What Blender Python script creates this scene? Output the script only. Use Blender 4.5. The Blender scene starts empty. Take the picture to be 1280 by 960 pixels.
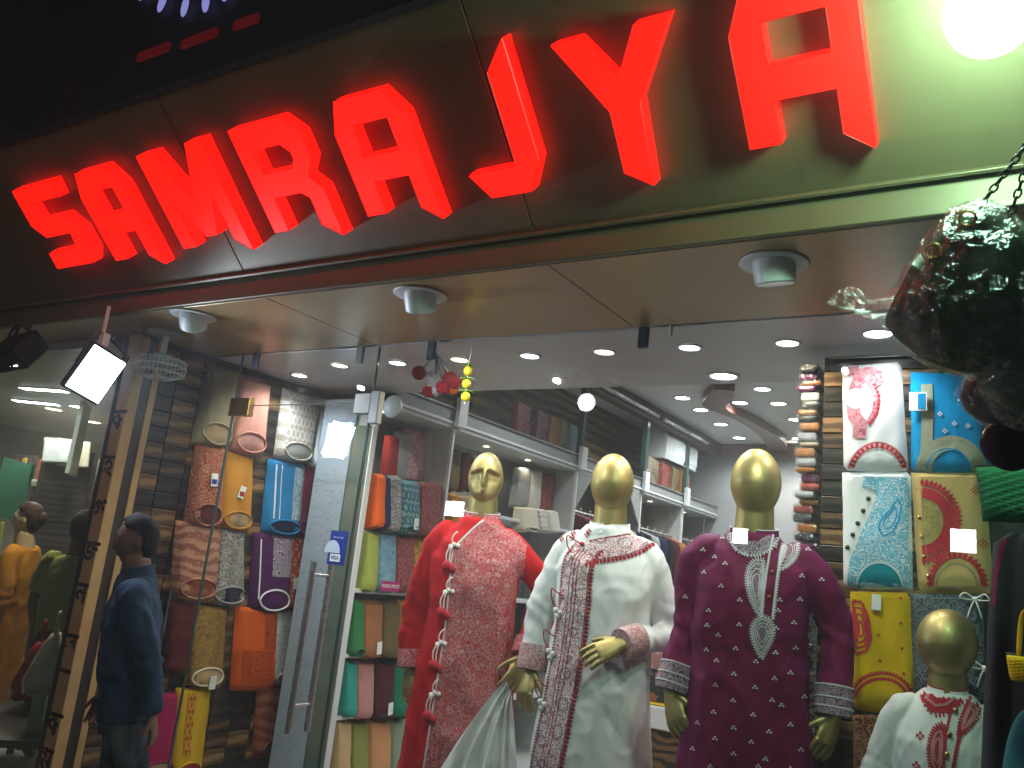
import bpy, bmesh, math, random
from math import sin, cos, pi, radians, sqrt, exp
from mathutils import Vector, Matrix, noise
from mathutils.bvhtree import BVHTree

S = bpy.context.scene
COL = S.collection
random.seed(7)

# ------------------------------------------------------------------ camera
F_PX, CAM_H = 1070.0, 1.6
YAW, PITCH, ROLL = radians(-33.2), radians(12.6), radians(6.25)
fwd = Vector((sin(YAW)*cos(PITCH), cos(YAW)*cos(PITCH), sin(PITCH)))
r0 = Vector((cos(YAW), -sin(YAW), 0)); u0 = r0.cross(fwd)
rgt = r0*cos(ROLL) + u0*sin(ROLL); upv = u0*cos(ROLL) - r0*sin(ROLL)
CAMP = Vector((0, 0, CAM_H))
cam = bpy.data.cameras.new('camera'); camo = bpy.data.objects.new('camera', cam); COL.objects.link(camo)
mw = Matrix((rgt, upv, -fwd)).transposed().to_4x4(); mw.translation = CAMP
camo.matrix_world = mw
cam.sensor_fit = 'HORIZONTAL'; cam.sensor_width = 36; cam.lens = 36*F_PX/1280
cam.clip_start = .05; cam.clip_end = 500
S.camera = camo
# ------------------------------------------------------------------ night sky
W = bpy.data.worlds.new('World'); S.world = W; W.use_nodes = True
wn = W.node_tree.nodes; wl = W.node_tree.links
sky = wn.new('ShaderNodeTexSky'); sky.sky_type = 'NISHITA'; sky.sun_disc = False
sky.sun_elevation = radians(-4.0); sky.sun_rotation = radians(200)
bg = wn['Background']; bg.inputs[1].default_value = .10
wl.new(sky.outputs[0], bg.inputs[0])
# ------------------------------------------------------------------ exposure
S.view_settings.view_transform = 'Standard'; S.view_settings.look = 'None'
S.view_settings.exposure = 0; S.view_settings.gamma = 1
S.view_settings.use_curve_mapping = False
S.render.engine = 'CYCLES'
S.cycles.use_denoising = True
S.cycles.max_bounces = 6; S.cycles.diffuse_bounces = 3; S.cycles.glossy_bounces = 3
S.cycles.transmission_bounces = 2; S.cycles.transparent_max_bounces = 16; S.cycles.volume_bounces = 0
S.cycles.use_adaptive_sampling = True; S.cycles.adaptive_threshold = .03
S.cycles.caustics_reflective = False; S.cycles.caustics_refractive = False
S.cycles.sample_clamp_indirect = 6
S.cycles.use_light_tree = True

# ------------------------------------------------------------------ where a sight line from the street meets a surface of the shop
def ray(x, y):
    return rgt*((x-640)/F_PX) - upv*((y-480)/F_PX) + fwd
def onX(x, y, X): d = ray(x, y); return CAMP + d*(X/d.x)
def onY(x, y, Y): d = ray(x, y); return CAMP + d*(Y/d.y)
def onZ(x, y, Z): d = ray(x, y); return CAMP + d*((Z-CAM_H)/d.z)

# ------------------------------------------------------------------ mesh helpers
def norm(v): v = Vector(v); return v.normalized() if v.length > 1e-9 else Vector((0, 0, 1))
class MB:
    def __init__(s): s.v = []; s.f = []; s.m = []
    def add(s, vs, fs, mi=0):
        o = len(s.v); s.v += [tuple(p) for p in vs]; s.f += [tuple(i+o for i in f) for f in fs]; s.m += [mi]*len(fs); return s
    def box(s, a, b, mi=0):
        x0, y0, z0 = a; x1, y1, z1 = b
        return s.add([(x0,y0,z0),(x1,y0,z0),(x1,y1,z0),(x0,y1,z0),(x0,y0,z1),(x1,y0,z1),(x1,y1,z1),(x0,y1,z1)],
                     [(0,3,2,1),(4,5,6,7),(0,1,5,4),(1,2,6,5),(2,3,7,6),(3,0,4,7)], mi)
    def obox(s, c, ax, ay, az, mi=0):            # centre and three half-axis vectors
        c, ax, ay, az = map(Vector, (c, ax, ay, az))
        vs = [c+ax*i+ay*j+az*k for k in (-1,1) for i,j in ((-1,-1),(1,-1),(1,1),(-1,1))]
        return s.add(vs, [(0,3,2,1),(4,5,6,7),(0,1,5,4),(1,2,6,5),(2,3,7,6),(3,0,4,7)], mi)
    def prism(s, poly, o, u, v, n, mi=0):          # outline in the plane o + u*a + v*b, extruded along the vector n
        o, u, v, n = map(Vector, (o, u, v, n)); k = len(poly)
        a = [o+u*p[0]+v*p[1] for p in poly]; b = [q+n for q in a]
        return s.add(a+b, [tuple(range(k))[::-1], tuple(range(k, 2*k))] + [(i, (i+1)%k, k+(i+1)%k, k+i) for i in range(k)], mi)
    def rings(s, R, cap=True, closed=False, mi=0):
        n = len(R[0]); vs = [p for r in R for p in r]; fs = []
        for i in range(len(R)-1+(1 if closed else 0)):
            a, b = i*n, ((i+1) % len(R))*n
            for j in range(n): fs.append((a+j, a+(j+1)%n, b+(j+1)%n, b+j))
        if cap and not closed: fs += [tuple(range(n))[::-1], tuple(range((len(R)-1)*n, len(R)*n))]
        return s.add(vs, fs, mi)
    def tube(s, pts, rad, n=8, cap=True, closed=False, flat=1.0, ref=None, mi=0):
        pts = [Vector(p) for p in pts]; k = len(pts)
        if not isinstance(rad, (list, tuple)): rad = [rad]*k
        R = []; prev = None
        for i, p in enumerate(pts):
            t = norm((pts[(i+1)%k]-pts[i-1]) if closed else (pts[min(i+1, k-1)]-pts[max(i-1, 0)]))
            if prev is None:
                a = Vector(ref) if ref else (Vector((0,0,1)) if abs(t.z) < .9 else Vector((1,0,0)))
            else: a = prev
            x = norm(a - t*a.dot(t)); y = t.cross(x); prev = x
            R.append([p + x*cos(2*pi*j/n)*rad[i] + y*sin(2*pi*j/n)*rad[i]*flat for j in range(n)])
        return s.rings(R, cap, closed, mi)
    def lathe(s, prof, c=(0,0,0), ax=(0,0,1), n=20, cap=True, mi=0):
        c = Vector(c); t = norm(ax); a = Vector((1,0,0)) if abs(t.x) < .9 else Vector((0,1,0))
        x = norm(a-t*a.dot(t)); y = t.cross(x)
        return s.rings([[c+t*h+(x*cos(2*pi*j/n)+y*sin(2*pi*j/n))*max(r, 1e-4) for j in range(n)] for r, h in prof], cap, False, mi)
    def ell(s, c, r, n=16, m=10, mi=0, M=None):
        c = Vector(c); R = []
        for i in range(m+1):
            th = pi*i/m; rr = max(sin(th), .004)
            ring = [Vector((cos(2*pi*j/n)*rr*r[0], sin(2*pi*j/n)*rr*r[1], -cos(th)*r[2])) for j in range(n)]
            R.append([c+(M @ q if M else q) for q in ring])
        return s.rings(R, True, False, mi)
    def mesh(s, name='mesh'):
        me = bpy.data.meshes.new(name); me.from_pydata(s.v, [], s.f); me.update(); return me
    def build(s, name, mat, parent=None, smooth=False, bevel=0, seg=1):
        me = s.mesh(name)
        for mm in (mat if isinstance(mat, (list, tuple)) else [mat]): me.materials.append(MAT[mm] if isinstance(mm, str) else mm)
        if any(s.m): me.polygons.foreach_set('material_index', s.m)
        return link(name, me, parent, smooth, bevel, seg)
def link(name, me, parent=None, smooth=False, bevel=0, seg=1):
    bm = bmesh.new(); bm.from_mesh(me)
    bmesh.ops.recalc_face_normals(bm, faces=bm.faces)
    if bevel: bmesh.ops.bevel(bm, geom=[e for e in bm.edges if len(e.link_faces) == 2 and e.calc_face_angle(0) > .6], offset=bevel, segments=seg, affect='EDGES', profile=.6)
    bm.to_mesh(me); bm.free()
    if smooth: me.polygons.foreach_set('use_smooth', [True]*len(me.polygons)); 
    o = bpy.data.objects.new(name, me); COL.objects.link(o)
    if parent is not None: o.parent = parent
    if smooth == 'auto':
        me.set_sharp_from_angle(angle=radians(38))
    return o
def thing(name, label, cat, loc=(0,0,0), rz=0, group=None):
    o = bpy.data.objects.new(name, None); COL.objects.link(o); o.location = loc; o.rotation_euler = (0, 0, rz); o.empty_display_size = .05
    return tag(o, label, cat, group)
def tag(o, label=None, cat=None, group=None, kind=None):
    if label: o['label'] = label
    if cat: o['category'] = cat
    if group: o['group'] = group
    if kind: o['kind'] = kind
    return o
def struct(o): o['kind'] = 'structure'; return o
def instance(o, parent, loc=None, rz=None, mat=None):
    c = o.copy(); COL.objects.link(c); c.parent = parent
    if loc is not None: c.location = loc
    if rz is not None: c.rotation_euler = (0, 0, rz)
    return c

# ------------------------------------------------------------------ materials
MAT = {}
class NT:
    def __init__(s, name):
        m = bpy.data.materials.new(name); m.use_nodes = True; MAT[name] = m; s.mat = m
        s.n = m.node_tree.nodes; s.l = m.node_tree.links; s.b = s.n['Principled BSDF']; s.out = s.n['Material Output']
        s.tc = s.n.new('ShaderNodeTexCoord')
    def new(s, t, **k):
        x = s.n.new(t)
        for a, b in k.items():
            if a.startswith('_'): setattr(x, a[1:], b)
        return x
    def link(s, a, b): s.l.new(a, b)
    def noise(s, scale, detail=3, dist=0, co=None, rough=.5):
        x = s.new('ShaderNodeTexNoise'); x.inputs['Scale'].default_value = scale; x.inputs['Detail'].default_value = detail
        x.inputs['Distortion'].default_value = dist; x.inputs['Roughness'].default_value = rough; s.link(co or s.tc.outputs['Object'], x.inputs['Vector']); return x
    def voro(s, scale, feat='F1', co=None, rand=1):
        x = s.new('ShaderNodeTexVoronoi'); x.feature = feat; x.inputs['Scale'].default_value = scale; x.inputs['Randomness'].default_value = rand
        s.link(co or s.tc.outputs['Object'], x.inputs['Vector']); return x
    def math(s, op, a, b=None, c=None, clamp=False):
        x = s.new('ShaderNodeMath'); x.operation = op; x.use_clamp = clamp
        for i, q in enumerate((a, b, c)):
            if q is None: continue
            if isinstance(q, (int, float)): x.inputs[i].default_value = q
            else: s.link(q, x.inputs[i])
        return x.outputs[0]
    def ramp(s, fac, stops, interp='LINEAR'):
        x = s.new('ShaderNodeValToRGB'); x.color_ramp.interpolation = interp; cr = x.color_ramp
        while len(cr.elements) < len(stops): cr.elements.new(1)
        for e, (p, c) in zip(cr.elements, stops): e.position = p; e.color = (*c, 1) if len(c) == 3 else c
        s.link(fac, x.inputs[0]); return x.outputs[0]
    def mix(s, fac, a, b, mode='MIX'):
        x = s.new('ShaderNodeMix'); x.data_type = 'RGBA'; x.blend_type = mode
        for i, q in ((0, fac), (6, a), (7, b)):
            if isinstance(q, (int, float)): x.inputs[i].default_value = q
            elif isinstance(q, tuple): x.inputs[i].default_value = (*q, 1)
            else: s.link(q, x.inputs[i])
        return x.outputs[2]
    def mapv(s, scale=(1,1,1), rot=(0,0,0), co=None):
        x = s.new('ShaderNodeMapping'); x.inputs['Scale'].default_value = scale; x.inputs['Rotation'].default_value = rot
        s.link(co or s.tc.outputs['Object'], x.inputs['Vector']); return x.outputs[0]
    def distort(s, scale, amt, co=None):
        n_ = s.noise(scale, 2, co=co); a = s.new('ShaderNodeVectorMath'); a.operation = 'SCALE'; s.link(n_.outputs['Color'], a.inputs[0]); a.inputs['Scale'].default_value = amt
        b = s.new('ShaderNodeVectorMath'); b.operation = 'ADD'; s.link(co or s.tc.outputs['Object'], b.inputs[0]); s.link(a.outputs[0], b.inputs[1]); return b.outputs[0]
    def bump(s, h, strength=.3, dist=.01):
        x = s.new('ShaderNodeBump'); x.inputs['Strength'].default_value = strength; x.inputs['Distance'].default_value = dist
        s.link(h, x.inputs['Height']); s.link(x.outputs[0], s.b.inputs['Normal'])
    def done(s, col=None, rough=.6, metal=0, spec=.5, **k):
        if col is not None:
            if isinstance(col, tuple): s.b.inputs['Base Color'].default_value = (*col, 1)
            else: s.link(col, s.b.inputs['Base Color'])
        if isinstance(rough, (int, float)): s.b.inputs['Roughness'].default_value = rough
        else: s.link(rough, s.b.inputs['Roughness'])
        s.b.inputs['Metallic'].default_value = metal; s.b.inputs['Specular IOR Level'].default_value = spec
        for a, b in k.items(): s.b.inputs[a.replace('_', ' ')].default_value = b
        return s.mat
def sc(c, k): return tuple(min(1, x*k) for x in c)
def M(name, col, rough=.6, metal=0, var=.12, vs=6, bump=.0, bs=60, spec=.5, **k):
    t = NT(name); n1 = t.noise(vs, 5)
    c = t.mix(n1.outputs[0], sc(col, 1-var*1.6), sc(col, 1+var*1.2))
    r = t.math('MULTIPLY_ADD', t.noise(vs*2.3, 4).outputs[0], .25, max(.02, rough-.12))
    if bump: t.bump(t.noise(bs, 4).outputs[0], bump)
    return t.done(c, r, metal, spec, **k)
def cloth(name, col, rough=.85, weave=900, var=.1, sheen=.04):
    t = NT(name)
    c = t.mix(t.noise(9, 4).outputs[0], sc(col, 1-var), sc(col, 1+var))
    w = t.noise(weave, 2)
    c = t.mix(.25, c, t.mix(w.outputs[0], sc(col, .6), sc(col, 1.35)))
    big = t.noise(14, 3, .6, t.mapv((1, 1, .45)))
    h = t.math('MULTIPLY_ADD', w.outputs[0], .03, big.outputs[0]); t.bump(h, .35, .012)
    return t.done(c, rough, 0, .14, Sheen_Weight=sheen)
def printed(name, base, ink, ink2=None, kind='floral', scale=40, rough=.85, amt=.5):
    """woven cloth with a printed or embroidered all-over motif"""
    t = NT(name); co = t.distort(scale*.35, .5/scale*1.3)
    ink2 = ink2 or ink
    if kind == 'floral':
        v = t.voro(scale, co=co); ring = t.math('SINE', t.math('MULTIPLY', v.outputs['Distance'], 17))
        m = t.math('GREATER_THAN', ring, 1-2*amt)
        v2 = t.voro(scale*.3, co=co); m2 = t.math('LESS_THAN', t.math('ABSOLUTE', t.math('SUBTRACT', v2.outputs['Distance'], .42)), .045)
    elif kind == 'paisley':
        v = t.voro(scale*.28, co=co); r1 = t.math('SINE', t.math('MULTIPLY', v.outputs['Distance'], 40)); m = t.math('GREATER_THAN', r1, .1)
        v2 = t.voro(scale*1.4, co=co); m2 = t.math('LESS_THAN', v2.outputs['Distance'], .28)
    elif kind == 'dots':
        v = t.voro(scale, rand=.45); m = t.math('LESS_THAN', v.outputs['Distance'], amt*.45); m2 = t.math('LESS_THAN', t.voro(scale*.5, rand=.3).outputs['Distance'], .08)
    elif kind == 'brocade':
        sx = t.new('ShaderNodeTexWave'); sx.wave_type = 'RINGS'; sx.inputs['Scale'].default_value = scale*.12; sx.inputs['Distortion'].default_value = 9; sx.inputs['Detail'].default_value = 3; t.link(co, sx.inputs['Vector'])
        m = t.math('GREATER_THAN', sx.outputs['Fac'], 1-amt); m2 = t.math('LESS_THAN', t.voro(scale, co=co).outputs['Distance'], .22)
    else:  # bands: rows of small motifs across the cloth
        sep = t.new('ShaderNodeSeparateXYZ'); t.link(t.tc.outputs['Object'], sep.inputs[0])
        row = t.math('SINE', t.math('MULTIPLY', sep.outputs[2], scale*2.2)); tri = t.math('SINE', t.math('MULTIPLY', t.math('ADD', sep.outputs[0], sep.outputs[1]), scale*5))
        m = t.math('GREATER_THAN', t.math('MULTIPLY', row, tri), .18); m2 = t.math('GREATER_THAN', row, .9)
    fade = t.noise(5, 3).outputs[0]
    b0 = t.mix(fade, sc(base, .85), sc(base, 1.12))
    c = t.mix(m, b0, ink); c = t.mix(t.math('MULTIPLY', m2, .85), c, ink2)
    w = t.noise(800, 2); c = t.mix(.22, c, t.mix(w.outputs[0], sc(base, .5), sc(base, 1.4)))
    h = t.math('MULTIPLY_ADD', m, .12, t.math('MULTIPLY_ADD', w.outputs[0], .05, t.noise(13, 3, .6).outputs[0])); t.bump(h, .4, .012)
    return t.done(c, rough, 0, .14, Sheen_Weight=.03)
def emit(name, col, strength, base=None):
    t = NT(name); t.done(base or col, .4); t.b.inputs['Emission Color'].default_value = (*col, 1); t.b.inputs['Emission Strength'].default_value = strength; return t.mat
def glass(name, tint=(.95, .98, .97), dirt=.006, ior=1.5, rough=.0):
    m = bpy.data.materials.new(name); m.use_nodes = True; MAT[name] = m; n = m.node_tree.nodes; l = m.node_tree.links
    n.remove(n['Principled BSDF']); out = n['Material Output']
    tr = n.new('ShaderNodeBsdfTransparent'); tr.inputs[0].default_value = (*tint, 1)
    gl = n.new('ShaderNodeBsdfGlossy'); gl.inputs['Roughness'].default_value = rough
    fr = n.new('ShaderNodeFresnel'); fr.inputs[0].default_value = ior
    geo = n.new('ShaderNodeNewGeometry')
    fr.inputs[0].default_value = ior
    # the same reflectance from either side of a pane
    mp = n.new('ShaderNodeMix'); mp.data_type = 'FLOAT'; l.new(geo.outputs['Backfacing'], mp.inputs[0]); mp.inputs[2].default_value = ior; mp.inputs[3].default_value = 1/ior
    l.new(mp.outputs[0], fr.inputs[0])
    mx = n.new('ShaderNodeMixShader'); l.new(fr.outputs[0], mx.inputs[0]); l.new(tr.outputs[0], mx.inputs[1]); l.new(gl.outputs[0], mx.inputs[2])
    df = n.new('ShaderNodeBsdfDiffuse'); df.inputs[0].default_value = (.6, .62, .6, 1)
    tc = n.new('ShaderNodeTexCoord'); ns = n.new('ShaderNodeTexNoise'); ns.inputs['Scale'].default_value = 2.2; ns.inputs['Detail'].default_value = 6; l.new(tc.outputs['Object'], ns.inputs[0])
    ml = n.new('ShaderNodeMath'); ml.operation = 'MULTIPLY'; l.new(ns.outputs[0], ml.inputs[0]); ml.inputs[1].default_value = dirt*2
    m2 = n.new('ShaderNodeMixShader'); l.new(ml.outputs[0], m2.inputs[0]); l.new(mx.outputs[0], m2.inputs[1]); l.new(df.outputs[0], m2.inputs[2])
    l.new(m2.outputs[0], out.inputs[0]); return m
def plastic_film(name, alpha=.25):
    m = bpy.data.materials.new(name); m.use_nodes = True; MAT[name] = m; n = m.node_tree.nodes; l = m.node_tree.links
    n.remove(n['Principled BSDF']); out = n['Material Output']
    tr = n.new('ShaderNodeBsdfTransparent'); gl = n.new('ShaderNodeBsdfGlossy'); gl.inputs['Roughness'].default_value = .12; gl.inputs[0].default_value = (.9, .92, .92, 1)
    tc = n.new('ShaderNodeTexCoord'); ns = n.new('ShaderNodeTexNoise'); ns.inputs['Scale'].default_value = 38; ns.inputs['Detail'].default_value = 5; ns.inputs['Distortion'].default_value = 1.6; l.new(tc.outputs['Object'], ns.inputs[0])
    bp = n.new('ShaderNodeBump'); bp.inputs['Strength'].default_value = 1; bp.inputs['Distance'].default_value = .018; l.new(ns.outputs[0], bp.inputs['Height']); l.new(bp.outputs[0], gl.inputs['Normal'])
    lw = n.new('ShaderNodeLayerWeight'); lw.inputs[0].default_value = .35; l.new(bp.outputs[0], lw.inputs['Normal'])
    mm = n.new('ShaderNodeMath'); mm.operation = 'MULTIPLY_ADD'; l.new(lw.outputs['Fresnel'], mm.inputs[0]); mm.inputs[1].default_value = .30; mm.inputs[2].default_value = alpha*.4
    mx = n.new('ShaderNodeMixShader'); l.new(mm.outputs[0], mx.inputs[0]); l.new(tr.outputs[0], mx.inputs[1]); l.new(gl.outputs[0], mx.inputs[2]); l.new(mx.outputs[0], out.inputs[0]); return m

# fascia and soffit: bronze aluminium composite sheet, faintly brushed
def sheet(name, col, rough):
    t = NT(name); n1 = t.noise(1.6, 4); st = t.noise(60, 3, 0, t.mapv((.04, 1, 1)))
    c = t.mix(n1.outputs[0], sc(col, .8), sc(col, 1.15)); c = t.mix(.2, c, t.mix(st.outputs[0], sc(col, .7), sc(col, 1.3)))
    gr = t.ramp(t.noise(7, 6, .4).outputs[0], [(.60, (0,0,0)), (.78, (1,1,1))]); c = t.mix(t.math('MULTIPLY', gr, .35), c, sc(col, .5))
    r = t.math('MULTIPLY_ADD', st.outputs[0], .18, rough); t.bump(t.noise(1.3, 2).outputs[0], .12, .05)
    return t.done(c, r, .25, .5)
sheet('fascia_sheet', (.13, .105, .055), .36)
sheet('soffit_sheet', (.42, .285, .15), .24)
M('dark_joint', (.015, .013, .012), .7)
M('black_metal', (.02, .02, .022), .4, .3)
M('dark_metal', (.045, .045, .05), .45, .6)
M('steel', (.66, .67, .68), .28, .75, .06)
M('handle_steel', (.50, .50, .51), .26, .8, .03)
M('brushed_steel', (.55, .55, .54), .32, 1, .06)
M('gold_metal', (.72, .50, .20), .28, 1, .1)
M('grey_paint', (.42, .43, .43), .5)
M('white_paint', (.74, .75, .75), .42, var=.05)
M('pale_green_paint', (.26, .30, .29), .4, var=.08)
M('ceiling_paint', (.58, .575, .59), .32, var=.04, vs=2)
M('ceiling_white', (.66, .66, .65), .5, var=.04, vs=2)
M('wall_grey', (.40, .40, .40), .6, var=.06, vs=3)
M('cabinet_grey', (.30, .31, .30), .5, var=.08)
M('cabinet_white', (.48, .49, .48), .45, var=.05)
M('brown_ribbon', (.16, .055, .035), .35)
M('maroon_trim', (.075, .022, .018), .4)
M('green_mirror', (.17, .235, .21), .12, .4, var=.2, vs=9)
M('glass_edge', (.06, .10, .09), .15, var=.3, vs=20)
M('pavement', (.12, .115, .11), .8, bump=.4, bs=40, var=.25)
M('dark_wall', (.035, .033, .045), .8, var=.25)
M('paper', (.80, .80, .78), .7, var=.03)
M('card_blue', (.012, .035, .28), .35, var=.06)
M('card_light', (.55, .65, .80), .4, var=.05)
M('cord_white', (.78, .76, .72), .8, var=.06)
M('cord_red', (.42, .02, .03), .8)
M('skin', (.16, .075, .045), .5, var=.12, vs=14)
M('skin_pale', (.62, .47, .33), .45, var=.06)
M('hair', (.006, .005, .005), .75, bump=.25, bs=90, spec=.2)
M('brown_hair', (.03, .015, .01), .7, bump=.3, bs=90, spec=.2)
M('wood_post', (.58, .37, .16), .45, var=.16, vs=9)
def woodtile(name, a, b):
    t = NT(name); w = t.new('ShaderNodeTexWave'); w.bands_direction = 'Z'; w.inputs['Scale'].default_value = 6; w.inputs['Distortion'].default_value = 5; w.inputs['Detail'].default_value = 4; w.inputs['Detail Scale'].default_value = 1.6
    t.link(t.mapv((1, .35, 1)), w.inputs['Vector'])
    oi = t.new('ShaderNodeObjectInfo'); c = t.ramp(t.math('ADD', w.outputs['Fac'], t.math('MULTIPLY', oi.outputs['Random'], .25)), [(.15, a), (.55, sc(a, .8)), (.8, b)])
    t.bump(w.outputs['Fac'], .15, .006); return t.done(c, .42, 0, .5)
woodtile('tile_tan', (.27, .15, .06), (.10, .05, .02))
woodtile('tile_brown', (.115, .06, .025), (.02, .011, .006))
woodtile('tile_dark', (.028, .019, .014), (.008, .006, .005))
def streak_wood(name):
    t = NT(name); w = t.new('ShaderNodeTexWave'); w.bands_direction = 'Z'; w.inputs['Scale'].default_value = 3.2; w.inputs['Distortion'].default_value = 9; w.inputs['Detail'].default_value = 5; t.link(t.mapv((.5, .25, 1)), w.inputs['Vector'])
    return t.done(t.ramp(w.outputs['Fac'], [(.2, (.03, .02, .015)), (.5, (.13, .07, .03)), (.8, (.26, .15, .065))]), .4)
streak_wood('streak_wood')
def gold(name, c=(.46, .365, .15)):
    t = NT(name); n1 = t.noise(5, 4); r = t.math('MULTIPLY_ADD', t.noise(22, 5).outputs[0], .24, .38)
    return t.done(t.mix(n1.outputs[0], sc(c, .8), sc(c, 1.12)), r, .88, .5, Coat_Weight=.15, Coat_Roughness=.2)
gold('gold_lacquer')
# lamps and lit things
emit('sign_red', (1.0, .0050, .0012), 2.3, (.42, .006, .004)); M('sign_trim', (.22, .008, .006), .4)
emit('sign_red_side', (1.0, .0032, .0012), 3.0, (.40, .005, .004))
emit('flood_white', (.64, .81, 1.0), 19)
emit('lamp_white', (.93, .96, 1.0), 14)
emit('lamp_warm', (1.0, .82, .58), 11)
emit('bulb_green', (.52, 1.0, .68), 150)
emit('gimbal_lens', (1.0, .96, .9), 1.6)
emit('far_red', (.55, .012, .02), .10, (.1, .01, .01))
emit('far_blue', (.30, .32, .75), .75, (.3, .3, .5))
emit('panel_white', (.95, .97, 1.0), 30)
glass('pane_glass'); glass('pane_green', (.90, .95, .90), .02)
plastic_film('film', .25); plastic_film('film_light', .12)
# ================================================================== the street and the shell of the shop
YG = 3.10                      # plane of the shop's glass front
XW = -4.10                     # face of the wall on the door side
XC = -3.50                     # front of the long cabinet on that wall
CZ = 2.65                      # underside of canopy and of the display ceiling
HZ = 3.45                      # high ceiling of the sales room
BY = 10.2                      # back wall
def lamp_light(kind, name, loc, power, color=(1,1,1), parent=None, target=None, cone=120, blend=.6, size=.03, sizey=None):
    L = bpy.data.lights.new(name, kind); L.energy = power; L.color = color
    if kind == 'SPOT': L.spot_size = radians(cone); L.spot_blend = blend; L.shadow_soft_size = size
    elif kind == 'POINT': L.shadow_soft_size = size
    elif kind == 'AREA':
        L.size = size
        if sizey: L.shape = 'RECTANGLE'; L.size_y = sizey
    o = bpy.data.objects.new(name, L); COL.objects.link(o); o.location = loc
    if target is not None: o.rotation_euler = (Vector(target)-Vector(loc)).to_track_quat('-Z', 'Y').to_euler()
    if parent is not None:
        o.parent = parent; o.matrix_parent_inverse = Matrix.Translation(-Vector(parent.location)) if not any(parent.rotation_euler) else (Matrix.Translation(parent.location) @ parent.rotation_euler.to_matrix().to_4x4()).inverted()
    return o

struct(MB().box((-25,-25,-.2),(25,25,0)).build('ground','pavement'))
struct(MB().box((-4.5,2.7,.004),(1.2,YG-.02,.14)).build('step','grey_paint',bevel=.01))
struct(MB().box((-4.09,YG-.02,.004),(1.2,BY,.25)).build('shop_floor','cabinet_white'))
struct(MB().box((-2.75,YG+.05,.25),(.9,4.0,.33)).build('display_platform','cabinet_white',bevel=.005))
wl_ = struct(MB().box((XW-.25,2.70,.0),(XW-.014,BY,HZ+.3)).build('wall_left','dark_joint'))
struct(MB().box((-4.4,BY,.0),(1.2,BY+.2,HZ+.3)).build('wall_back','wall_grey'))
struct(MB().box((1.0,YG,.0),(1.2,BY,HZ+.3)).build('wall_right','wall_grey'))
struct(MB().box((XW-.014,YG+.012,CZ),(1.0,4.06,CZ+.06)).build('display_ceiling','ceiling_paint'))
struct(MB().box((XW-.014,4.0,CZ+.06),(1.0,4.06,HZ)).build('ceiling_bulkhead','ceiling_paint'))
struct(MB().box((XW-.014,4.06,HZ),(1.0,BY,HZ+.08)).build('ceiling','ceiling_white'))
# mottled wood tiles on the wall by the door, each one its own piece
tile = [MB().box((0,-.077,-.0415),(.013,.077,.0415)).build('tile', m, wl_, bevel=.003) for m in ('tile_tan','tile_brown','tile_dark')]
for q in tile: q.location = (XW-.014, 0, -3)
first = {0:1,1:1,2:1}
for r in range(26):
    for c in range(10):
        k = random.choice((0,0,1,1,2,2)) if (r+c) % 2 else random.choice((0,1,2,2,2))
        loc = (XW-.014+random.uniform(-.001,.003), 2.735+.079+c*.158, .42+r*.086)
        if first[k]: tile[k].location = loc; first[k] = 0
        else: instance(tile[k], wl_, loc)
# dark wood lining of the loft above the cabinet
struct(MB().box((XW-.012,4.07,2.70),(XW+.012,BY,HZ)).build('wall_lining','streak_wood'))

# ------------------------------------------------------------------ canopy: leaning sign board, lip and soffit of sheet panels
T = radians(46.5); FO = Vector((0, 2.33, 2.755)); FU = Vector((1,0,0)); FV = Vector((0,-sin(T),cos(T))); FN = Vector((0,-cos(T),-sin(T)))
can = thing('canopy', 'bronze sheet shop canopy with leaning sign board above the glass front', 'canopy', (-1.8, 2.33, CZ))
ci = -Vector((-1.8, 2.33, CZ))
def cpart(mb, name, mat, parent=can, **k):
    mb.v = [tuple(Vector(p)+ci) for p in mb.v]; return mb.build(name, mat, parent, **k)
cpart(MB().obox(FO+FU*-2.5+FV*.40-FN*.03, FU*3.8, FV*.395, FN*.018), 'board_backing', 'dark_joint')
for a, b in ((-6.3,-4.45),(-4.444,-2.974),(-2.968,-1.498),(-1.492,.1),(.106,1.3)):
    cpart(MB().obox(FO+FU*((a+b)/2)+FV*.395-FN*.006, FU*((b-a)/2), FV*.395, FN*.006), 'board_panel', 'fascia_sheet', bevel=.0015)
cpart(MB().obox(FO+FU*-2.5+FV*.803-FN*.03, FU*3.8, FV*.012, FN*.05), 'top_trim', 'dark_metal')
cpart(MB().obox(FO+FU*-2.5+FV*.006+FN*.012, FU*3.8, FV*.006, FN*.011), 'edge_bead', 'fascia_sheet', bevel=.002)
cpart(MB().box((-6.3,2.335,CZ-.0),(1.3,2.36,2.75)), 'lip', 'fascia_sheet', bevel=.003)
for a, b in ((-6.3,-4.10),(-4.09,-2.854),(-2.849,-1.457),(-1.452,.02),(.025,1.3)):
    cpart(MB().box((a,2.364,CZ),(b,YG-.012,CZ+.012)), 'soffit_panel', 'soffit_sheet', bevel=.0012)
cpart(MB().box((-6.3,2.364,CZ+.016),(1.3,YG-.012,CZ+.05)), 'soffit_backing', 'dark_joint')
cpart(MB().box((-6.3,2.362,CZ+.05),(1.3,3.3,CZ+.09)), 'frame', 'dark_metal')

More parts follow.
